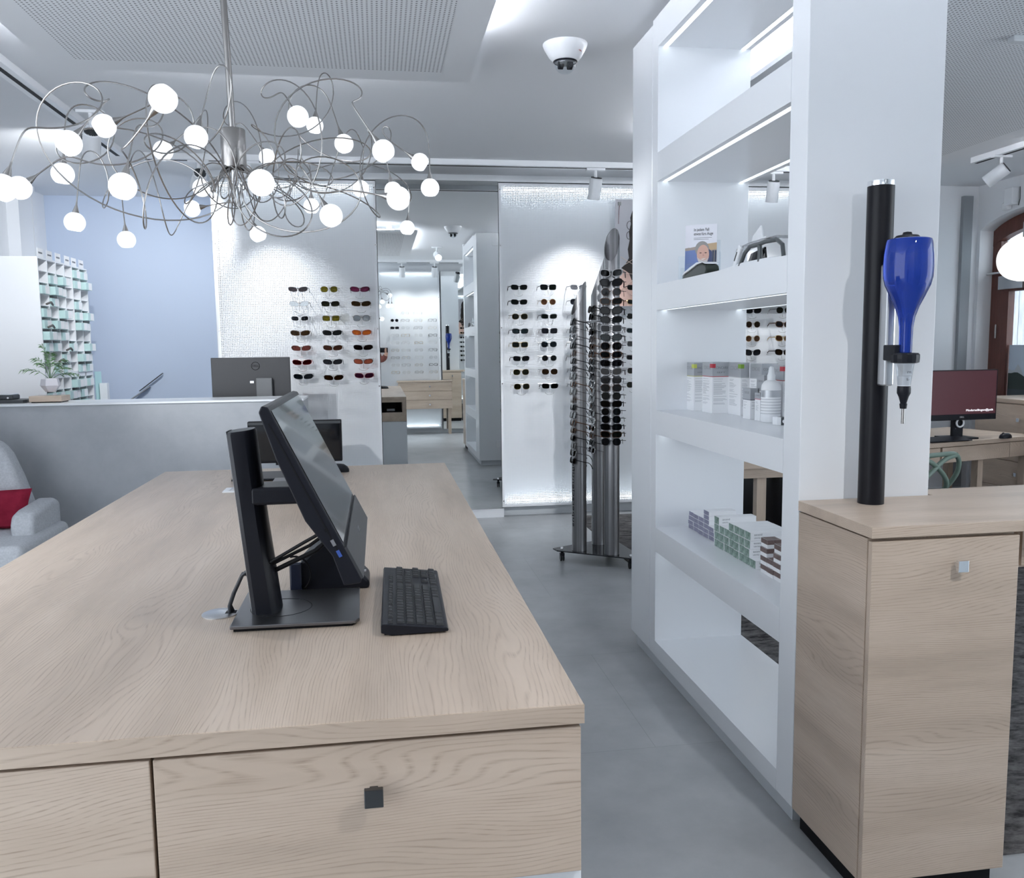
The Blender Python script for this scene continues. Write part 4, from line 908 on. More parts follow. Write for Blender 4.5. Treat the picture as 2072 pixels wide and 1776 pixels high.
def lens_cabinet():
    XF = -2.37; y0, y1 = 6.63, 7.66; ZT = 2.075; zmid = 1.225
    t = thing('lens_cabinet', 'white pigeonhole cabinet for lens boxes, behind the reception desk at the left wall', 'cabinet', (-2.6, 7.1, 0))
    q = MB(t); q.box((-2.82, y0-.012, 0), (XF, y0, ZT)); q.build('side_panel', LAM, t, bevel=.001)
    q = MB(t); q.box((-2.82, y1, 0), (XF, y1+.012, ZT)); q.build('side_panel', LAM, t)
    q = MB(t); q.box((-2.82, y0, ZT-.012), (XF, y1, ZT)); q.build('top_panel', LAM, t)
    q = MB(t); q.box((-2.82, y0, .0), (-2.60, y1, ZT-.012)); q.build('back_block', LAM, t)
    q = MB(t); q.box((-2.60, y0, zmid-.022), (XF, y1, zmid+.022)); q.build('middle_shelf', LAM, t)
    q = MB(t); q.box((-2.62, y0-.0135, 0), (XF-.002, y0-.0122, zmid)); q.build('door_seam', LAM, t)
    n = 6; w = (y1-y0)/n; zh = .0825
    for i in range(1, n):
        q = MB(t); q.box((-2.60, y0+i*w-.005, .7), (XF, y0+i*w+.005, ZT-.012)); q.build('divider', LAM, t)
    for r in range(10):
        q = MB(t); z = ZT-.012-(r+1)*zh; q.box((-2.60, y0, z-.003), (XF-.004, y1, z)); q.build('shelf', LAM, t)
    for r in range(5):
        q = MB(t); z = zmid-.022-(r+1)*zh; q.box((-2.60, y0, z-.003), (XF-.004, y1, z)); q.build('shelf', LAM, t)
    for i in range(n):
        k = i-.0
        q = MB(t); yc = y0+(i+.5)*w-.03+(.02 if i == 3 else 0); q.box((XF-.002, yc-.055, ZT), (XF, yc+.055, ZT+.062)); c = q.build('sign_card', PAPER, t)
        q = MB(t); q.box((XF, yc-.036, ZT+.024), (XF+.0006, yc+.036, ZT+.036)); q.build('sign_print', GREYTXT, c)
    up = {0: [2, 4, 5, 6, 7], 1: [1, 2, 3, 5, 6, 7, 9], 2: [1, 2, 4, 5, 6, 8, 9], 3: [7], 4: [0, 1, 3, 4, 5, 8, 9], 5: [0, 1, 4, 5, 7, 8, 9]}
    lo = {0: [1, 3], 1: [1, 2], 2: [1, 3], 3: [0, 1, 2, 3, 4], 4: [0, 1, 2, 3, 4], 5: [0, 3]}
    lab = MB(); lab.box((.0, -.012, -.028), (.0009, .066, .028)); lme = lab.mesh('label_card', PAPER)
    bx = MB(); bx.box((-.20, -w/2+.012, -.030), (0, w/2-.012, .030)); bme = bx.mesh('bin', MINT)
    for sec, mp, ztop in (('upper', up, ZT-.012), ('lower', lo, zmid-.022)):
        for ci, rows in mp.items():
            for r in rows:
                wide = .03 if (ci + r) % 3 == 0 else 0
                b = bpy.data.objects.new('lens_box', bme); C.objects.link(b); b.location = (XF+.012+wide, y0+(ci+.5)*w, ztop-(r+1)*zh+.0305)
                tag(b, 'mint lens box in the pigeonhole cabinet, %s part, %s column, %s row' % (sec, ORD[ci], ORD[r]), 'box', 'mint lens boxes in the pigeonholes')
                l = bpy.data.objects.new('label_card', lme); C.objects.link(l); l.parent = b
    for ci, r in ((0, 3), (2, 7), (1, 8), (0, 5)):
        q = MB(); yc = y0+(ci+.5)*w; z = ZT-.012-(r+1)*zh+.002
        q.tube([(XF+.03, yc-.06, z+.006), (XF+.04, yc, z+.022), (XF+.03, yc+.06, z+.006)], .008, 8)
        tag(q.build('paper_roll', mat('grey_bag', (.12, .11, .10), .5), smooth=True), 'curled dark bag in the lens cabinet, %s column, %s row' % (ORD[ci], ORD[r]), 'bag')
lens_cabinet()
def wall_rack():
    t = thing('document_rack', 'small angled glass rack with papers behind the desk, right of the lens cabinet', 'rack', (-2.35, 7.9, 1.0))
    q = MB(t); q.obox((-2.36, 7.76, 1.06), ((.25, 1, 0), (-1, .25, 0), (0, 0, 1)), (.09, .004, .34)); q.build('glass_panel', mat('aqua_glass', (.45, .68, .70), .2), t)
    q = MB(t); q.obox((-2.12, 8.1, 1.02), ((.8, .1, .55), (-.55, 0, .8), (0, 1, 0)), (.22, .008, .06)); q.build('tray_arm', mat('rack_grey', (.30, .32, .35), .5), t)
    q = MB(t); q.box((-2.35, 7.75, .82), (-2.29, 7.81, 1.13)); q.build('post', LAM, t)
    q = MB(t); q.obox((-2.02, 8.11, 1.12), ((.8, 0, .6), (-.6, 0, .8), (0, 1, 0)), (.26, .006, .03)); q.build('clip_arm', DGREY, t)
wall_rack()

# ---- armchair and cushion
def armchair():
    t = thing('armchair', 'light grey fabric armchair with rounded back, in front of the reception desk', 'armchair', (-2.22, 4.95, 0))
    def cushion(nm, pts, o, U, V, d, bev, m=FABRIC):
        q = MB(t); q.prism(pts, o, U, V, d); ob = q.build(nm, m, t); b = ob.modifiers.new('bevel', 'BEVEL'); b.width = bev; b.segments = 5; b.limit_method = 'ANGLE'; b.angle_limit = math.radians(25)
        ob.data.polygons.foreach_set('use_smooth', [True]*len(ob.data.polygons)); return ob
    cushion('seat', [(-2.58, 4.55), (-1.80, 4.55), (-1.80, 5.25), (-2.58, 5.25)], (0, 0, .25), (1, 0, 0), (0, 1, 0), (0, 0, .18), .04)
    n = 12; back = [(-2.58, .30)]+[(-2.24-.36*math.cos(PI*i/n), .62+.36*math.sin(PI*i/n)**.7) for i in range(0, n+1)]+[(-1.86, .30)]
    back = [(-2.68, .30), (-2.66, .60), (-2.59, .80), (-2.50, .90), (-2.38, .925), (-2.21, .925), (-2.13, .90), (-2.08, .83), (-2.03, .70), (-1.98, .53), (-1.94, .30)]
    cushion('backrest', back, (0, 5.14, 0), (1, 0, 0), (0, 0, 1), (0, .16, 0), .045)
    for s, x0 in ((1, -1.965), (-1, -2.70)):
        cushion('armrest', [(4.84, .25), (4.83, .48), (4.86, .54), (4.94, .555), (5.20, .57), (5.26, .55), (5.26, .25)], (x0, 0, 0), (0, 1, 0), (0, 0, 1), (.12, 0, 0), .035)
    for x in (-2.52, -1.88):
        for y in (4.62, 5.18):
            q = MB(t); q.cyl((x, y, 0), (x, y, .26), .018, 12, .024); q.build('leg', WOOD_Z, t, True)
    c = thing('cushion', 'burgundy cushion leaning in the light grey armchair', 'cushion', (-2.14, 5.04, .43))
    q = MB(c); N_ = 12; w, h, th = .40, .215, .10; vs = []; fs = []
    for sgn in (1, -1):
        for i in range(N_+1):
            for j in range(N_+1):
                u, v = i/N_*2-1, j/N_*2-1; e = (1-u**4)*(1-v**4)
                y = sgn*th/2*max(0, e)**.5; px = u*w/2*(1-.06*(1-abs(v))); pz = v*h/2*(1-.08*(1-abs(u)))
                vs.append((-2.14+px+.01*v, 5.055+y+pz*.25+.004*math.sin(9*u+5*v), .43+h/2+pz))
    for s in range(2):
        o = s*(N_+1)**2
        for i in range(N_):
            for j in range(N_): a = o+i*(N_+1)+j; fs.append((a, a+1, a+N_+2, a+N_+1))
    q.add(vs, fs); q.build('cushion_cover', BURG, c, True)
armchair()

# ================================================================ RIGHT: OAK CABINET, COUNTER, WATER DISPENSER
def right_cabinet():
    t = thing('oak_cabinet', 'oak base cabinet with a square knob at the end of the white shelf', 'cabinet', (1.345, 2.02, 0))
    q = MB(t); q.box((1.148, 1.868, .06), (1.54, 2.208, .931)); q.build('carcass', WOOD_Y, t, bevel=.001)
    q = MB(t); q.box((1.150, 1.849, .06), (1.541, 1.8665, .926)); d = q.build('door', WOOD_X, t, bevel=.0015)
    knob(t, d, (1.372, 1.849, .862))
    q = MB(t); q.box((1.17, 1.88, 0), (1.53, 2.2, .06)); q.build('plinth', BLKM, t)
    t = thing('oak_worktop', 'oak worktop over the right cabinet, running on to the right picture edge', 'worktop', (1.8, 2.1, .935))
    q = MB(t); q.prism([(1.146, 1.846), (1.575, 1.846), (1.62, 1.88), (2.6, 1.94), (2.6, 2.33), (1.556, 2.30), (1.556, 2.210), (1.146, 2.210)], (0, 0, .935), (1, 0, 0), (0, 1, 0), (0, 0, .028)); q.build('top_board', WOOD_X, t, bevel=.0012)
    t = thing('oak_counter', 'oak counter continuing right of the base cabinet at the picture edge', 'counter', (2.1, 2.1, 0))
    q = MB(t); q.box((1.66, 2.0, .80), (2.58, 2.30, .934)); q.build('carcass', WOOD_X, t)
    q = MB(t); q.box((1.668, 1.992, .806), (2.57, 2.0, .928)); q.build('drawer', WOOD_X, t)
    q = MB(t); q.box((2.50, 2.02, .004), (2.54, 2.28, .80)); q.build('support_panel', WOOD_Y, t)
right_cabinet()
def dispenser():
    t = thing('water_dispenser', 'tall black post with a clamped silver rail on the oak worktop, holding the blue bottle', 'dispenser', (1.318, 2.13, .963))
    x, y = 1.318, 2.135
    q = MB(t); q.cyl((x, y, .963), (x, y, 1.806), .034, 36); q.build('post', mat('black_post', (.008, .008, .011), .35, spec=.22), t, True)
    q = MB(t); q.lathe([(.034, 0), (.0345, .006), (.034, .013), (.02, .014)], (x, y, 1.806), n=36); q.build('post_cap', CHROME, t, True)
    q = MB(t); q.box((1.304, 2.066, 1.285), (1.330, 2.104, 1.60)); q.build('rail', ALU, t, bevel=.005)
    q = MB(t); q.box((1.298, 2.02, 1.352), (1.326, 2.070, 1.392)); q.build('clamp', BLK, t, bevel=.003)
    bx, by = 1.329, 2.02
    q = MB(t); q.lathe([(.026, 0), (.0335, .002), (.0345, .012), (.0345, .022), (.031, .026), (.018, .027)], (bx, by, 1.345), n=18); q.build('holder_ring', BLK, t)
    q = MB(t); q.lathe([(.0135, 0), (.0155, .004), (.022, .055), (.024, .060)], (bx, by, 1.286), n=24); d = q.build('dosing_chamber', tinted('clear_chamber', (.80, .82, .84), .12), t, True)
    q = MB(t); q.cyl((bx, by, 1.284), (bx, by, 1.312), .0145, 20, .0165); q.build('water', mat('chamber_white', (.75, .77, .8), .4), d, True)
    text('chamber_print', 'FYI', .008, BLKTXT, d, Vector((bx-.006, by-.0215, 1.322))-t.location, (1, 0, 0), (0, 0, 1), 'LEFT', .0003)
    text('chamber_print', 'S.-', .008, BLKTXT, d, Vector((bx-.006, by-.0190, 1.304))-t.location, (1, 0, 0), (0, 0, 1), 'LEFT', .0003)
    q = MB(t); q.lathe([(.008, 0), (.0095, .012), (.0075, .014), (.012, .030), (.0165, .040), (.0165, .052), (.0155, .058)], (bx, by, 1.229), n=24); q.build('valve', BLK, t, True)
    q = MB(t); q.cyl((bx, by, 1.19), (bx, by, 1.232), .0040, 14); q.build('spout', STEEL, t, True)
    b = thing('blue_bottle', 'upside-down cobalt blue glass bottle clamped to the black post', 'bottle', (bx, by, 1.372))
    q = MB(b); q.lathe([(.0150, 0), (.0157, .005), (.0165, .064), (.0205, .090), (.0295, .117), (.0425, .144), (.054, .170), (.0585, .19), (.0595, .215), (.0585, .245), (.0545, .276), (.0525, .283), (.048, .285)], (bx, by, 1.372), n=44); q.build('glass', mat('cobalt_glass', (.018, .060, .44), .03, spec=.5, trans=.62, ior=1.4), b, True)
    q = MB(b); q.lathe([(.034, 0), (.026, .008), (.012, .010), (.010, .016), (.001, .018)], (bx-.006, by, 1.657), n=24); q.build('base_stopper', BLK, b, True)
dispenser()

# ================================================================ GOODS ON THE SHELF
# contact-lens boxes: end faces look left (-x), boxes lie along x
def lens_stack(kind, x0, ytop, w, h, tiers, length, endcol, label, z0=.6245, brown=False):
    endm = mottled('print_'+kind, endcol[0], endcol[1], 40, .5); body = PAPER
    b = MB(); b.box((.0006, -w/2+.0006, .0004), (length, w/2-.0006, h-.0004)); bme = b.mesh('carton', body)
    e = MB()
    if brown: e.box((-.0004, -w/2+.001, h*.45), (.0006, w/2-.001, h*.97)); e.box((.0006, -w/2-.0002, h*.45), (length, -w/2+.0007, h*.97)); e.box((.001, -w/2+.001, h-.0006), (length*.4, w/2-.001, h-.0002))
    else: e.box((-.0004, -w/2+.0018, .0015), (.0006, w/2-.0018, h-.0015))
    eme = e.mesh('end_print', endm)
    for ci, n in enumerate(tiers):
        for k in range(n):
            dx = random.uniform(-.002, .002)
            o = bpy.data.objects.new('contact_lens_box', bme); C.objects.link(o); o.location = (x0+dx, ytop-(ci+.5)*w, z0+k*h)
            tag(o, '%s contact lens box, %s stack from left, %s tier from bottom' % (label, ORD[ci], ORD[k]), 'box', label+' contact lens boxes')
            p = bpy.data.objects.new('end_print', eme); C.objects.link(p); p.parent = o
            if kind == 'green' and (ci == 6 or k == n-1):
                for nm, s, z in (('brand_print', 'ascend', .021), ('size_print', 'LENTES', .009)):
                    text(nm, s, .011 if z > .015 else .007, GREYTXT, o, (.014, -w/2-.0001+.0006, z), (1, 0, 0), (0, 0, 1), 'LEFT', .0003)
lens_stack('purple', 1.283, 3.430, .0555, .0185, [4, 4, 4, 6, 3], .115, ((.17, .17, .26), (.30, .30, .40)), 'purple-ended')
lens_stack('green', 1.264, 3.097, .0455, .0298, [4, 3, 3, 4, 4, 4, 4, 1], .150, ((.05, .11, .08), (.40, .52, .47)), 'green-ended')
lens_stack('brown', 1.268, 2.702, .0485, .0302, [4, 2, 4], .120, ((.10, .065, .06), (.20, .14, .13)), 'brown-banded', brown=True)
# lens-care cartons
def carton(label, x0, x1, y0, y1, h, z0=1.1255, head='CONCARE', sub='SEPT', stripe=(.45, .06, .07), tagc=None, band=.27):
    t = thing('care_solution_carton', label, 'carton', ((x0+x1)/2, (y0+y1)/2, z0), group='lens care cartons on the middle shelf')
    q = MB(t); q.box((x0, y0, z0), (x1, y1, z0+h)); b = q.build('carton', PAPER, t)
    zb = z0+h*(1-band); e = .0005
    q = MB(t); q.box((x0-e, y0-e, zb), (x1+e, y1+e, z0+h+e)); q.build('silver_band', SILVER, t)
    q = MB(t); q.box((x0-e, y0-e, zb-.003), (x1+e, y1+e, zb-.0003)); q.build('stripe', mat('stripe_%.2f_%.2f' % stripe[:2], stripe, .5), t)
    wx = x1-x0; rnd = random.Random(label); q = MB(t)
    zz = zb-.012
    while zz > z0+.035:
        l = rnd.uniform(.55, .95); q.box((x0+.005, y0-e, zz), (x0+.005+(wx-.01)*l, y0-e/3, zz+.0014)); l = rnd.uniform(.3, .8)
        q.box((x0-e, y1-.008-(y1-y0-.016)*l, zz), (x0-e/3, y1-.008, zz+.0014)); zz -= rnd.choice([.0042, .0042, .009])
    q.build('small_print', mat('pale_print', (.48, .49, .52), .7), t)
    if wx > .045: 
        text('brand_print', head, wx*.20, GREYTXT, t, Vector(((x0+x1)/2, y0-e, zb+h*band*.60))-t.location, (1, 0, 0), (0, 0, 1), 'CENTER', .0003, wx*.82)
        text('brand_print', sub, wx*.13, GREYTXT, t, Vector(((x0+x1)/2, y0-e, zb+h*band*.26))-t.location, (1, 0, 0), (0, 0, 1), 'CENTER', .0003, wx*.5)
    wy = y1-y0
    text('brand_print', head, wy*.2, mat('faint_print', (.36, .37, .40), .6), t, Vector((x0-e, (y0+y1)/2, zb+h*band*.60))-t.location, (0, -1, 0), (0, 0, 1), 'CENTER', .0003, wy*.7)
    if tagc:
        q = MB(t); q.box((x0-e*2, y0-e*2, z0+h-.022), (x0+.012, y0+.026, z0+h-.006)); q.build('price_tag', mat('tag_%.2f' % tagc[0], tagc, .5), t)
carton('white care carton with a yellow tag, leftmost on the middle shelf', 1.283, 1.340, 3.385, 3.480, .198, stripe=(.55, .52, .2), tagc=(.55, .60, .12))
carton('white care carton with a red stripe and red tag, second from left', 1.303, 1.373, 3.236, 3.342, .202, tagc=(.50, .05, .07))
carton('white care carton with a green tag, third from left in the front row', 1.362, 1.395, 3.100, 3.215, .202, sub='SEPT', stripe=(.52, .54, .55), tagc=(.24, .42, .06))
carton('grey-topped care carton in the back row, behind the small carton', 1.392, 1.455, 2.985, 3.085, .200, sub='SEPT intense', stripe=(.5, .52, .53))
carton('tall care carton with a dark gap beside it, back row behind the bottle', 1.405, 1.445, 2.840, 2.930, .198, stripe=(.45, .06, .07), tagc=(.50, .05, .07))
carton('care carton at the right end of the back row, beside the shelf post', 1.392, 1.470, 2.700, 2.790, .200, sub='SEPT mini', stripe=(.5, .52, .53))
carton('narrow small care carton standing before the back row', 1.327, 1.355, 2.935, 2.998, .112, band=.35, stripe=(.15, .16, .2))
carton('mid-height care carton behind the narrow small one', 1.362, 1.408, 2.90, 2.96, .160, sub='fresh', stripe=(.5, .52, .54), band=.34)
carton('smallest slim care carton with a pink stripe, left of the white bottle', 1.333, 1.356, 2.866, 2.910, .098, band=.2, stripe=(.6, .25, .3))
def care_bottle():
    x, y, z = 1.353, 2.825, 1.1255
    t = thing('care_solution_bottle', 'white squeeze bottle with a pointed cap among the care cartons', 'bottle', (x, y, z))
    q = MB(t); q.lathe([(.031, 0), (.034, .004), (.034, .118), (.032, .130), (.024, .142), (.015, .147)], (x, y, z), n=32); q.build('body', PAPER, t, True)
    q = MB(t); q.lathe([(.014, .147), (.014, .163), (.011, .170), (.008, .190), (.004, .194)], (x, y, z), n=24); q.build('cap', LAM, t, True)
    q = MB(t); q.lathe([(.0343, .088), (.0343, .112)], (x, y, z), n=32, cap=False); q.build('silver_label', SILVER, t, True)
    q = MB(t)
    for k in (.03, .04, .05, .06, .07, .08): q.lathe([(.0343, k), (.0343, k+.0022)], (x, y, z), n=32, cap=False)
    q.build('small_print', mat('pale_print', (.48, .49, .52), .7), t)
care_bottle()
t = thing('lens_case', 'tiny white and dark lens case at the front right of the middle shelf', 'case', (1.33, 2.71, 1.1255))
q = MB(t); q.box((1.318, 2.702, 1.1255), (1.332, 2.735, 1.152)); q.build('white_half', PAPER, t); q = MB(t); q.box((1.332, 2.702, 1.1255), (1.352, 2.735, 1.152)); h = q.build('dark_half', DGREY, t); q = MB(t); q.cyl((1.343, 2.7022, 1.138), (1.343, 2.701, 1.138), .006, 16); q.build('round_mark', PAPER, h)
# leaflet dispenser
def leaflets():
    c = Vector((1.238, 3.185, 1.648)); U = Vector((.90, -.44, 0)).normalized(); Nn = Vector((U.y, -U.x, 0)); V = (Vector((0, 0, 1))-Nn*.12).normalized()
    t = thing('leaflet_holder', 'clear acrylic leaflet holder on the upper shelf', 'leaflet holder', c)
    q = MB(t); q.obox(c-Nn*.02+V*.075, (U, Nn, V), (.125, .003, .15)); q.build('back_plate', ACRYL, t)
    q = MB(t); q.obox(c+Nn*.028+V*.03, (U, Nn, V), (.125, .003, .06)); q.build('front_plate', ACRYL, t)
    q = MB(t)
    for s in (-1, 1): q.obox(c+U*.063*s+V*.05+Nn*.004, (U, Nn, V), (.003, .05, .10))
    q.build('side_plate', ACRYL, t)
    t2 = thing('leaflet_holder', 'empty clear acrylic holder, left of the leaflets on the upper shelf', 'leaflet holder', (1.245, 3.32, 1.648))
    q = MB(t2); q.obox((1.245, 3.33, 1.70), (U, Nn, (0, 0, 1)), (.10, .003, .10)); q.obox((1.235, 3.28, 1.675), (U, Nn, (0, 0, 1)), (.10, .003, .05)); q.build('plates', ACRYL, t2)
    for k in range(2):
        cc = c+Nn*(.012-.014*k)+V*(.002)+U*(-.018*k)
        L_ = thing('leaflet', ['front eye-care leaflet with a smiling grey-haired man, in the acrylic holder', 'second leaflet, peeking out behind the front one'][k], 'leaflet', cc)
        q = MB(L_); q.obox(cc+V*.103, (U, Nn, V), (.102, .004, .206)); b = q.build('sheet', mat('leaflet_white', (.80, .80, .86), .5), L_)
        def shape(nm, pts, col, lay):
            q = MB(L_); q.prism(pts, cc+Nn*(.0021+.0003*lay), U, V, Nn*.0003); q.build(nm, mat('print_'+nm, col, .5), L_)
        def ell(cx, cy, a, bb, n=20): return [(cx+a*math.cos(2*PI*i/n), cy+bb*math.sin(2*PI*i/n)) for i in range(n)]
        shape('room_print', [(-.051, .0), (.051, .0), (.051, .135), (-.051, .118)], (.36, .30, .26), 0)
        shape('chair_print', [(-.051, .03), (-.02, .03), (-.01, .11), (-.051, .108)], (.16, .22, .45), 1)
        shape('wood_print', [(.012, .105), (.051, .11), (.051, .135), (.012, .131)], (.55, .40, .25), 1)
        if k == 0:
            shape('chair_shade_print', [(.018, .03), (.034, .03), (.034, .10), (.018, .115)], (.06, .08, .17), 2)
            for i in range(2): shape('book_row_print', [(.034+.009*i, .04), (.040+.009*i, .04), (.041+.009*i, .105), (.035+.009*i, .105)], (.03, .05, .09), 3)
            shape('shirt_print', [(-.035, 0), (.03, 0), (.022, .042), (-.015, .042)], (.55, .56, .66), 3)
            shape('hair_print_grey', ell(-.004, .112, .026, .030), (.30, .29, .28), 4)
            shape('face_print', ell(.0, .090, .023, .038), (.66, .40, .32), 5)
            shape('beard_print', [(-.022, .082), (-.016, .062), (.0, .050), (.014, .058), (.021, .080), (.012, .070), (.0, .068), (-.012, .072)], (.62, .58, .57), 6)
            shape('mouth_print', [(-.008, .073), (.0, .069), (.012, .077), (.002, .076)], (.72, .66, .62), 7)
            for x in (-.009, .010): shape('eye_print', ell(x, .097, .0045, .002, 10), (.08, .05, .04), 7)
            shape('nose_print', [(.0, .098), (.006, .084), (-.002, .084)], (.58, .32, .26), 7)
            text('headline', 'In jedem Fall', .0165, BLKTXT, L_, (cc+V*.186+Nn*.0024-U*.036)-L_.location, U, V, 'LEFT', .0002, .056)
            text('headline', 'etwas fürs Auge', .0165, BLKTXT, L_, (cc+V*.170+Nn*.0024-U*.036)-L_.location, U, V, 'LEFT', .0002, .072)
            q = MB(L_); q.obox(cc+V*.155+Nn*.0023-U*.002, (U, Nn, V), (.068, .0004, .0016)); q.obox(cc+V*.149+Nn*.0023-U*.008, (U, Nn, V), (.056, .0004, .0016)); q.build('small_print', GREYTXT, L_)
leaflets()
def magnifiers():
    z = 1.6475
    t = thing('hand_magnifier', 'white and black curved hand magnifier lying before the leaflets', 'magnifier', (1.185, 3.03, z))
    prof = [(3.21+(a-3.19)*.80, b*.82) for a, b in [(3.19, 0), (3.20, .010), (3.16, .022), (3.08, .034), (3.0, .050), (2.93, .053), (2.89, .040), (2.88, .020), (2.90, .002), (2.98, .0)]]
    q = MB(t); q.prism(prof, (1.165, 0, z), (0, 1, 0), (0, 0, 1), (.05, 0, 0)); q.build('body', mat('dark_green_black', (.02, .028, .022), .35), t, bevel=.006)
    top = [(3.21+(a-3.19)*.80, b*.82) for a, b in [(3.19, .014), (3.16, .024), (3.08, .036), (3.0, .052), (2.93, .055), (2.895, .046), (2.93, .058), (3.0, .062), (3.09, .047), (3.17, .030)]]
    q = MB(t); q.prism(top, (1.163, 0, z), (0, 1, 0), (0, 0, 1), (.054, 0, 0)); q.build('shell', LAM, t, bevel=.002)
    t = thing('stand_magnifier', 'dark grey and white stand magnifier with a chrome top, right on the upper shelf', 'magnifier', (1.20, 2.62, z))
    q = MB(t); q.prism([(2.96, 0), (2.94, .006), (2.78, .014), (2.72, .016), (2.55, .014), (2.44, .010), (2.43, 0)], (1.165, 0, z), (0, 1, 0), (0, 0, 1), (.09, 0, 0)); q.build('base', LAM, t, bevel=.003)
    q = MB(t); q.obox((1.17, 2.765, z+.036), ((0, -.62, .78), (0, .78, .62), (1, 0, 0)), (.085, .022, .012)); q.build('handle', LAM, t, bevel=.003)
    q = MB(t); q.obox((1.1635, 2.768, z+.040), ((0, -.62, .78), (0, .78, .62), (1, 0, 0)), (.034, .004, .002)); q.build('switch', BLK, t)
    q = MB(t); q.tube([(1.17, 2.75, z+.004), (1.17, 2.71, z+.045), (1.17, 2.67, z+.062), (1.17, 2.62, z+.060), (1.17, 2.56, z+.064), (1.17, 2.48, z+.060), (1.17, 2.445, z+.042), (1.17, 2.435, z+.004)], .0065, 10); q.tube([(1.17, 2.60, z+.058), (1.17, 2.595, z+.03), (1.17, 2.598, z+.004)], .0075, 10); q.build('arch', mat('slate_plastic', (.075, .085, .09), .3), t, True)
    q = MB(t); q.prism([(2.80, .058), (2.74, .066), (2.62, .066), (2.52, .070), (2.45, .060), (2.50, .076), (2.60, .078), (2.70, .076), (2.78, .068)], (1.172, 0, z), (0, 1, 0), (0, 0, 1), (.05, 0, 0)); q.build('chrome_cover', CHROME, t, bevel=.004)
    q = MB(t); q.prism([(2.735, .070), (2.72, .10), (2.66, .128), (2.645, .085), (2.62, .072)], (1.20, 0, z), (0, 1, 0), (0, 0, 1), (.006, 0, 0)); q.build('wing', LAM, t, bevel=.002)
    q = MB(t); q.box((1.19, 2.60, z+.078), (1.20, 2.655, z+.086)); q.build('lever', PAPER, t, bevel=.002)
    q = MB(t); q.prism([(2.76, .012), (2.73, .045), (2.63, .056), (2.62, .012)], (1.20, 0, z), (0, 1, 0), (0, 0, 1), (.006, 0, 0)); q.build('lens_plate', SCREENOFF, t)
    t.location += Vector((.018, -.02, 0))
    t = thing('small_carton', 'small white carton with a dark lid against the right post of the upper shelf', 'carton', (1.26, 2.40, z))
    q = MB(t); q.box((1.22, 2.36, z), (1.30, 2.43, z+.075)); q.build('carton', PAPER, t); q = MB(t); q.box((1.2195, 2.3595, z+.075), (1.3005, 2.4305, z+.080)); q.build('lid', DGREY, t)
magnifiers()

# ================================================================ DESK CORNER ON THE RIGHT
m = MB(); m.box((1.56, 1.98, 0), (5.2, 6.8, .004)); tag(m.build('carpet', CARPET), 'dark grey patterned carpet in the desk corner right of the shelf', 'carpet')
def right_desk():
    a = math.radians(16); u = Vector((math.cos(a), math.sin(a), 0)); v = Vector((-math.sin(a), math.cos(a), 0)); o = Vector((4.0, 5.165, 0))
    t = thing('oak_desk', 'oak desk with flat drawers and slim legs, in the right corner', 'desk', (4.1, 5.4, 0))
    def bx(nm, m, cu, cv, z0, z1, su, sv, par=t, bev=.0015):
        q = MB(t); q.obox(o+u*cu+v*cv+Vector((0, 0, (z0+z1)/2)), (u, v, (0, 0, 1)), (su, sv, z1-z0)); return q.build(nm, m, par, bevel=bev)
    bx('desk_top', WOOD_X, -.1, .36, .712, .74, 1.32, .72)
    bx('drawer_box', WOOD_X, -.1, .36, .60, .712, 1.27, .66)
    for c, w in ((-.585, .36), (-.055, .66), (.405, .25)): bx('drawer', WOOD_X, c, .02, .604, .706, w, .018)
    for cu in (-.70, .02, .50):
        for cv in (.06, .66): bx('leg', WOOD_Z, cu, cv, .004, .60, .05, .05)
    t = thing('monitor', 'monitor with a burgundy screen on the oak desk at right', 'monitor', o+u*-.17+v*.36+Vector((0, 0, .74)))
    c = Vector((3.885, 5.26, 0)); b2 = math.radians(4); u, v = Vector((math.cos(b2), math.sin(b2), 0)), Vector((-math.sin(b2), math.cos(b2), 0)); o = c
    h = bx('screen_housing', BLK, 0, 0, .868, 1.206, .54, .03, t)
    burg = mat('burgundy_screen', (.045, .012, .018), .4, emit=(.34, .10, .13), estr=.06)
    bx('screen', burg, 0, -.0155, .908, 1.200, .522, .002, h, 0)
    bx('stand_column', BLK, 0, .03, .752, .90, .075, .03, t); bx('stand_base', BLK, 0, .03, .74, .752, .2, .18, t)
    q = MB(t); p = o-v*.0005+Vector((0, 0, .86)); q.tube([p+u*.028*math.cos(k)+Vector((0, 0, .028*math.sin(k)-.012)) for k in [2*PI*i/24 for i in range(24)]], .006, 8, closed=True); q.build('cable_ring', PAPER, t, True)
    text('screen_lettering', 'Modersellingen@ptik', .020, mat('lit_white_print', (.9, .9, .92), .5, emit=(.9, .9, .95), estr=.6), h, (o+u*.135-v*.0172+Vector((0, 0, .933)))-t.location, u, (0, 0, 1), 'CENTER', .0004, .215)
    text('brand_mark', 'DELL', .016, ALU, h, (o+u*-.0-v*.0158+Vector((0, 0, .888)))-t.location, u, (0, 0, 1), 'CENTER', .0004)
right_desk()
keyboard('black keyboard on the oak desk, under the burgundy screen', (3.42, 5.18, .741), -PI/2+.12, False)
mouse('black mouse on the right-hand oak desk', (4.20, 5.22, .74), 1.9, 1)
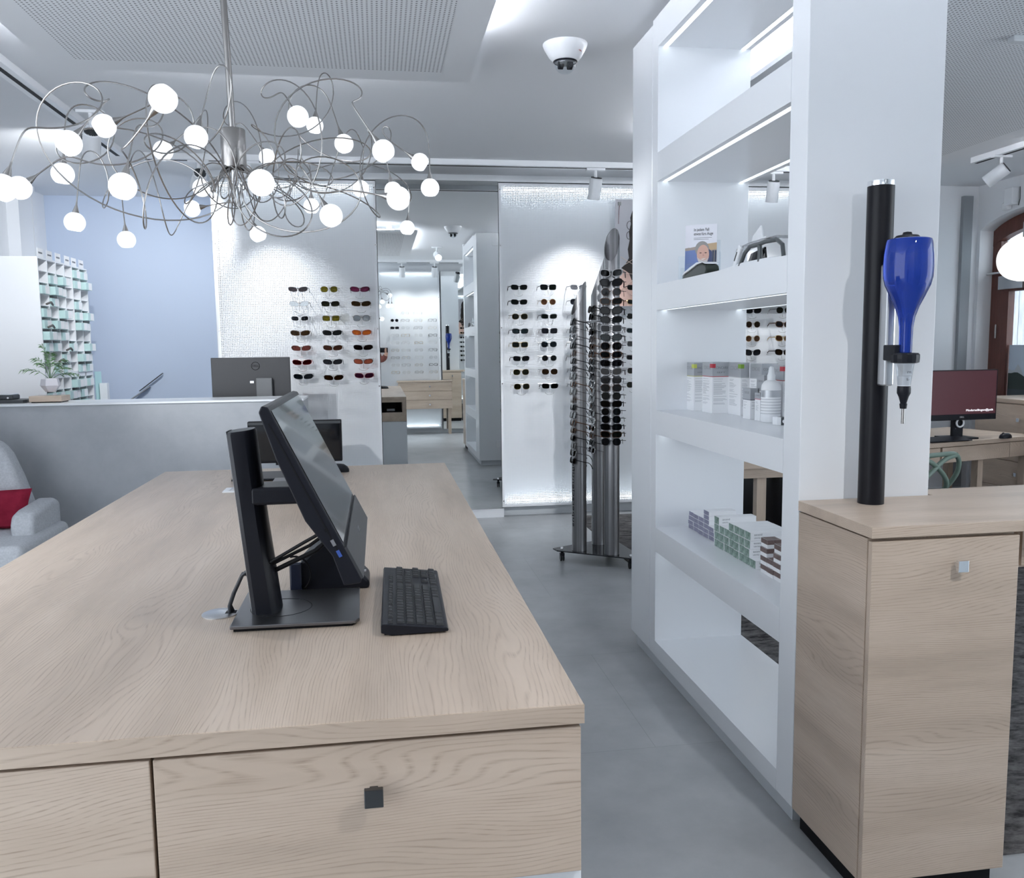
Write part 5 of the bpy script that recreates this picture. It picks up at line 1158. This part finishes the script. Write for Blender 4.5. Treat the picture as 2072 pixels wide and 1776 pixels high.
def sideboard():
    t = thing('oak_sideboard', 'oak chest of drawers with square knobs under the door poster', 'sideboard', (4.95, 5.5, 0))
    q = MB(t); q.box((4.72, 4.4, .08), (5.25, 6.20, .93)); q.build('carcass', WOOD_Y, t)
    q = MB(t); q.box((4.70, 4.38, .93), (5.26, 6.22, .96)); q.build('top_board', WOOD_Y, t, bevel=.002)
    q = MB(t); q.box((4.76, 4.45, .004), (5.2, 6.15, .08)); q.build('plinth', BLKM, t)
    for j, (a, b) in enumerate(((5.30, 6.19), (4.41, 5.29))):
        for k in range(4):
            z0 = .70-.205*k; q = MB(t); q.box((4.70, a+.004, z0), (4.719, b-.004, z0+.20+.02*(k == 0))); d = q.build('drawer', WOOD_Y, t, bevel=.0015)
            knob(t, d, (4.70, (a+b)/2-.05, z0+.11), (-1, 0, 0))
sideboard()
def green_chair():
    t = thing('chair', 'sage green plastic chair with looping back bars, at the right desk', 'chair', (3.00, 4.62, .004), .35, local=True)
    def tb(nm, pts, r=.014):
        P_ = [Vector(p) for p in pts]; out = []
        for i in range(len(P_)-1):
            p0, p1, p2, p3 = P_[max(i-1, 0)], P_[i], P_[i+1], P_[min(i+2, len(P_)-1)]
            for k in range(6):
                s = k/6; out.append(.5*((2*p1)+(-p0+p2)*s+(2*p0-5*p1+4*p2-p3)*s*s+(-p0+3*p1-3*p2+p3)*s**3))
        out.append(P_[-1]); q = MB(t); q.tube(out, r, 10); q.build(nm, GREENP, t, True)
    q = MB(t); q.prism([(-.23, -.20), (.23, -.20), (.25, .0), (.22, .22), (-.22, .22), (-.25, .0)], (0, 0, .445), (1, 0, 0), (0, 1, 0), (0, 0, .02)); q.build('seat', GREENP, t, bevel=.006)
    for s in (-1, 1):
        tb('leg', [(s*.21, -.19, .45), (s*.235, -.22, .22), (s*.25, -.24, .004)], .015); tb('leg', [(s*.20, .20, .45), (s*.225, .23, .22), (s*.24, .25, .004)], .015)
        tb('arm_bar', [(s*.23, .14, .455), (s*.27, .10, .60), (s*.285, .02, .69), (s*.275, -.16, .735), (s*.20, -.25, .745)])
    tb('back_bar', [(-.235, -.10, .46), (-.25, -.22, .62), (-.20, -.255, .74), (0, -.27, .76), (.20, -.255, .74), (.25, -.22, .62), (.235, -.10, .46)])
    tb('back_bar', [(-.22, -.15, .46), (-.12, -.25, .60), (.05, -.27, .72), (.18, -.26, .745)]); tb('back_bar', [(.22, -.15, .46), (.12, -.25, .60), (-.05, -.27, .72), (-.18, -.26, .745)])
green_chair()
def black_chair(label, loc, rz):
    t = thing('office_chair', label, 'chair', loc, rz, local=True)
    q = MB(t); q.box((-.24, -.24, .42), (.24, .24, .50)); q.build('seat', BLKM, t, bevel=.03)
    q = MB(t); q.prism([(-.22, .50), (.22, .50), (.24, .75), (.20, .88), (-.20, .88), (-.24, .75)], (0, .22, 0), (1, 0, 0), (0, 0, 1), (0, .05, 0)); q.build('backrest', BLKM, t, bevel=.015)
    q = MB(t); q.cyl((0, 0, .10), (0, 0, .42), .025, 14); q.build('column', DARKM, t, True)
    for i in range(5):
        a = 2*PI*i/5; q = MB(t); q.tube([(0, 0, .11), (.27*math.cos(a), .27*math.sin(a), .07)], .018, 8); q.cyl((.27*math.cos(a), .27*math.sin(a)-.012, .03), (.27*math.cos(a), .27*math.sin(a)+.012, .03), .026, 14); q.build('foot', BLKM, t, True)
black_chair('black office chair with a grey seat edge behind the green chair', (3.75, 6.35, .004), 2.9)
def gap_table():
    t = thing('consulting_table', 'oak consulting table with one square leg, seen through the lower shelf opening', 'table', (2.45, 4.75, 0))
    q = MB(t); q.box((1.98, 4.50, .70), (2.66, 5.30, .74)); q.build('table_top', WOOD_X, t, bevel=.0015)
    q = MB(t); q.box((1.99, 4.515, .645), (2.65, 5.285, .70)); q.build('apron', WOOD_X, t)
    for x, y in ((2.125, 4.53), (2.60, 4.53), (2.125, 5.23), (2.60, 5.23)): q = MB(t); q.box((x-.028, y-.0, .004), (x+.028, y+.05, .645)); q.build('leg', WOOD_Z, t, bevel=.001)
    q = MB(t); q.box((2.0, 4.95, .05), (2.64, 4.97, .645)); q.build('modesty_panel', mat('black_gloss_panel', (.006, .006, .008), .15), t)
gap_table()
black_chair('black office chair under the oak consulting table, seen through the shelf', (2.35, 5.85, .004), .3)
def pendant():
    x, y, z = 4.11, 5.0, 1.915
    t = thing('pendant_lamp', 'glowing white globe pendant lamp at the right picture edge', 'pendant lamp', (x, y, z))
    q = MB(t); q.lathe([(.05, -.137)]+[(.170*math.cos(a)**.75 if a < 0 else .170*math.cos(a)**.8, .138*math.sin(a)) for a in [-1.42+2.8*i/28 for i in range(29)]]+[(.03, .139)], (x, y, z), n=40); q.build('shade', mat('lit_pendant_glass', (.95, .95, .95), .3, emit=(1, .985, .96), estr=.5), t, True)
    q = MB(t); q.cyl((x, y, z+.139), (x, y, z+.235), .028, 20); q.build('lamp_holder', STEEL, t, True)
    q = MB(t); q.cyl((x, y, z+.235), (x, y, ZC-.1), .003, 8); q.build('cable', PAPER, t)
pendant()
def detector():
    t = thing('motion_detector', 'white alarm detector on the wall above the brown door', 'sensor', (5.24, 6.6, 2.57))
    q = MB(t); q.box((5.205, 6.53, 2.52), (5.268, 6.63, 2.66)); q.build('housing', LAM, t, bevel=.008)
    q = MB(t); q.box((5.22, 6.60, 2.49), (5.268, 6.67, 2.55)); q.build('bracket', PAPER, t, bevel=.01)
    q = MB(t); q.tube([(5.266, 6.52, 2.66), (5.266, 6.515, 2.56), (5.266, 6.53, 2.51)], .003, 6); q.build('cable', DGREY, t)
detector()

# ================================================================ BEHIND THE CAMERA (seen in the mirror)
def console():
    t = thing('drawer_console', 'oak console with three wide drawers, seen only in the mirror', 'console', (.75, -.12, 0))
    q = MB(t); q.box((.30, -.205, .415), (1.16, -.04, .845)); q.build('carcass', WOOD_X, t)
    q = MB(t); q.box((.28, -.21, .845), (1.17, -.015, .868)); q.build('top_board', WOOD_X, t, bevel=.001)
    for k in range(3):
        q = MB(t); z = .703-.143*k; q.box((.31, -.04, z), (1.155, -.022, z+.138)); d = q.build('drawer', WOOD_X, t, bevel=.0015)
        q = MB(t); q.lathe([(.006, 0), (.006, .012), (.014, .016), (.014, .026), (.004, .030)], (.80, -.022, z+.07), (0, 1, 0), 16); q.build('knob', CHROME, d, True)
    for x in (.33, 1.12):
        for y in (-.20, -.06): q = MB(t); q.box((x-.02, y-.02, 0), (x+.02, y+.02, .415)); q.build('leg', WOOD_Z, t)
console()
def person():
    t = thing('person', 'person in a rust jumper holding up a black phone, glimpsed in the mirror', 'person', (-.24, -.17, 0))
    ox, oy = -.24, -.17
    def skin(nm, V_, E_, R_, m, sub=2):
        me = bpy.data.meshes.new(nm); me.from_pydata([(x, y, z) for x, y, z in V_], E_, []); me.materials.append(m)
        o = bpy.data.objects.new(nm, me); C.objects.link(o); o.parent = t
        s = o.modifiers.new('skin', 'SKIN'); s.use_smooth_shade = True
        for i, d in enumerate(me.skin_vertices[0].data): d.radius = (R_[i] if isinstance(R_[i], tuple) else (R_[i], R_[i])); d.use_root = i == 0
        k = o.modifiers.new('sub', 'SUBSURF'); k.levels = sub; k.render_levels = sub; return o
    skm = mat('skin', (.55, .33, .25), .5)
    rust = mottled('rust_knit', (.16, .05, .04), (.22, .075, .06), 60, .9, bump=.2); jeans = mat('dark_denim', (.03, .035, .06), .8)
    # torso, neck, head, both arms, both legs as one skin
    V_ = [(0, 0, .94), (0, .0, 1.10), (0, 0, 1.30), (0, 0, 1.42), (0, .0, 1.50), (0, .01, 1.57), (0, .02, 1.66), (0, .02, 1.74),
          (.17, 0, 1.41), (.27, .02, 1.20), (.34, .10, 1.24), (.375, .135, 1.345), (-.17, 0, 1.41), (-.22, 0, 1.13), (-.10, .10, 1.20), (.10, .14, 1.33),
          (.09, 0, .90), (.10, .0, .50), (.10, -.02, .09), (.10, .08, .04), (-.09, 0, .90), (-.10, .0, .50), (-.10, -.02, .09), (-.10, .08, .04)]
    E_ = [(0, 1), (1, 2), (2, 3), (3, 4), (4, 5), (5, 6), (6, 7), (3, 8), (8, 9), (9, 10), (10, 11), (3, 12), (12, 13), (13, 14), (14, 15), (0, 16), (16, 17), (17, 18), (18, 19), (0, 20), (20, 21), (21, 22), (22, 23)]
    R_ = [(.14, .10), (.13, .095), (.145, .10), (.10, .08), (.05, .05), (.065, .075), (.08, .095), (.045, .055), .055, .045, .036, .028, .055, .045, .036, .028, .08, .058, .042, .035, .08, .058, .042, .035]
    skin('body', V_, E_, R_, skm)
    ids = [0, 1, 2, 3, 8, 9, 10, 12, 13, 14]; mp = {a: i for i, a in enumerate(ids)}
    skin('jumper', [V_[i] for i in ids]+[(.36, .12, 1.305), (.05, .13, 1.285)], [(mp[a], mp[b]) for a, b in E_ if a in mp and b in mp]+[(mp[10], 10), (mp[14], 11)],
         [(R_[i][0]*1.08+.005, R_[i][1]*1.08+.005) if isinstance(R_[i], tuple) else R_[i]*1.1+.008 for i in ids]+[.038, .038], rust)
    ids = [0, 16, 17, 18, 20, 21, 22]; mp = {a: i for i, a in enumerate(ids)}
    skin('trousers', [V_[i] for i in ids], [(mp[a], mp[b]) for a, b in E_ if a in mp and b in mp], [(R_[i][0]*1.05, R_[i][1]*1.05) if isinstance(R_[i], tuple) else R_[i]*1.1+.006 for i in ids], jeans)
    q = MB(); q.lathe([(.02, .115), (.06, .105), (.088, .07), (.098, .02), (.095, -.03), (.085, -.05)], (0, -.002, 1.69), n=24); h = q.build('hair', mat('dark_hair', (.03, .02, .014), .6), t, True)
    for s in (-1, 1):
        q = MB(); q.lathe([(.001, -.011), (.008, -.008), (.011, 0), (.008, .008), (.001, .011)], (s*.032, .105, 1.665), n=12); q.build('eye', PAPER, t, True)
    q = MB(); q.add([(-.012, .105, 1.635), (.012, .105, 1.635), (0, .135, 1.632), (0, .108, 1.675)], [(0, 1, 2), (0, 2, 3), (1, 3, 2), (0, 3, 1)]); q.build('nose', skm, t)
    q = MB(); q.tube([(-.025, .108, 1.600), (0, .116, 1.597), (.025, .108, 1.600)], .005, 6); q.build('mouth', mat('lip', (.40, .16, .14), .5), t)
    # fingers closing on the phone, both hands
    for hx, s in ((.375, -1), (.10, 1)):
        for k in range(4):
            q = MB(); z = 1.325+.019*k; l = [.030, .036, .034, .026][k]
            q.tube([(hx, .128, z), (hx+s*.012, .152, z+.003), (hx+s*l, .158, z+.004)], [.0085, .008, .0065], 8); q.build('finger', skm, t, True)
        q = MB(); q.tube([(hx, .120, 1.335), (hx+s*.02, .126, 1.35), (hx+s*.045, .132, 1.358)], [.010, .009, .007], 8); q.build('thumb', skm, t, True)
    p = thing('phone', 'black phone held out in front, seen only in the mirror', 'phone', (.05, -.025, 1.37))
    q = MB(p); q.box((-.115, -.030, 1.325), (.150, -.021, 1.402)); b = q.build('case', BLKM, p, bevel=.003)
    q = MB(p); q.box((.10, -.021, 1.37), (.135, -.0195, 1.395)); q.build('camera_bump', DGREY, b, bevel=.002)
person()
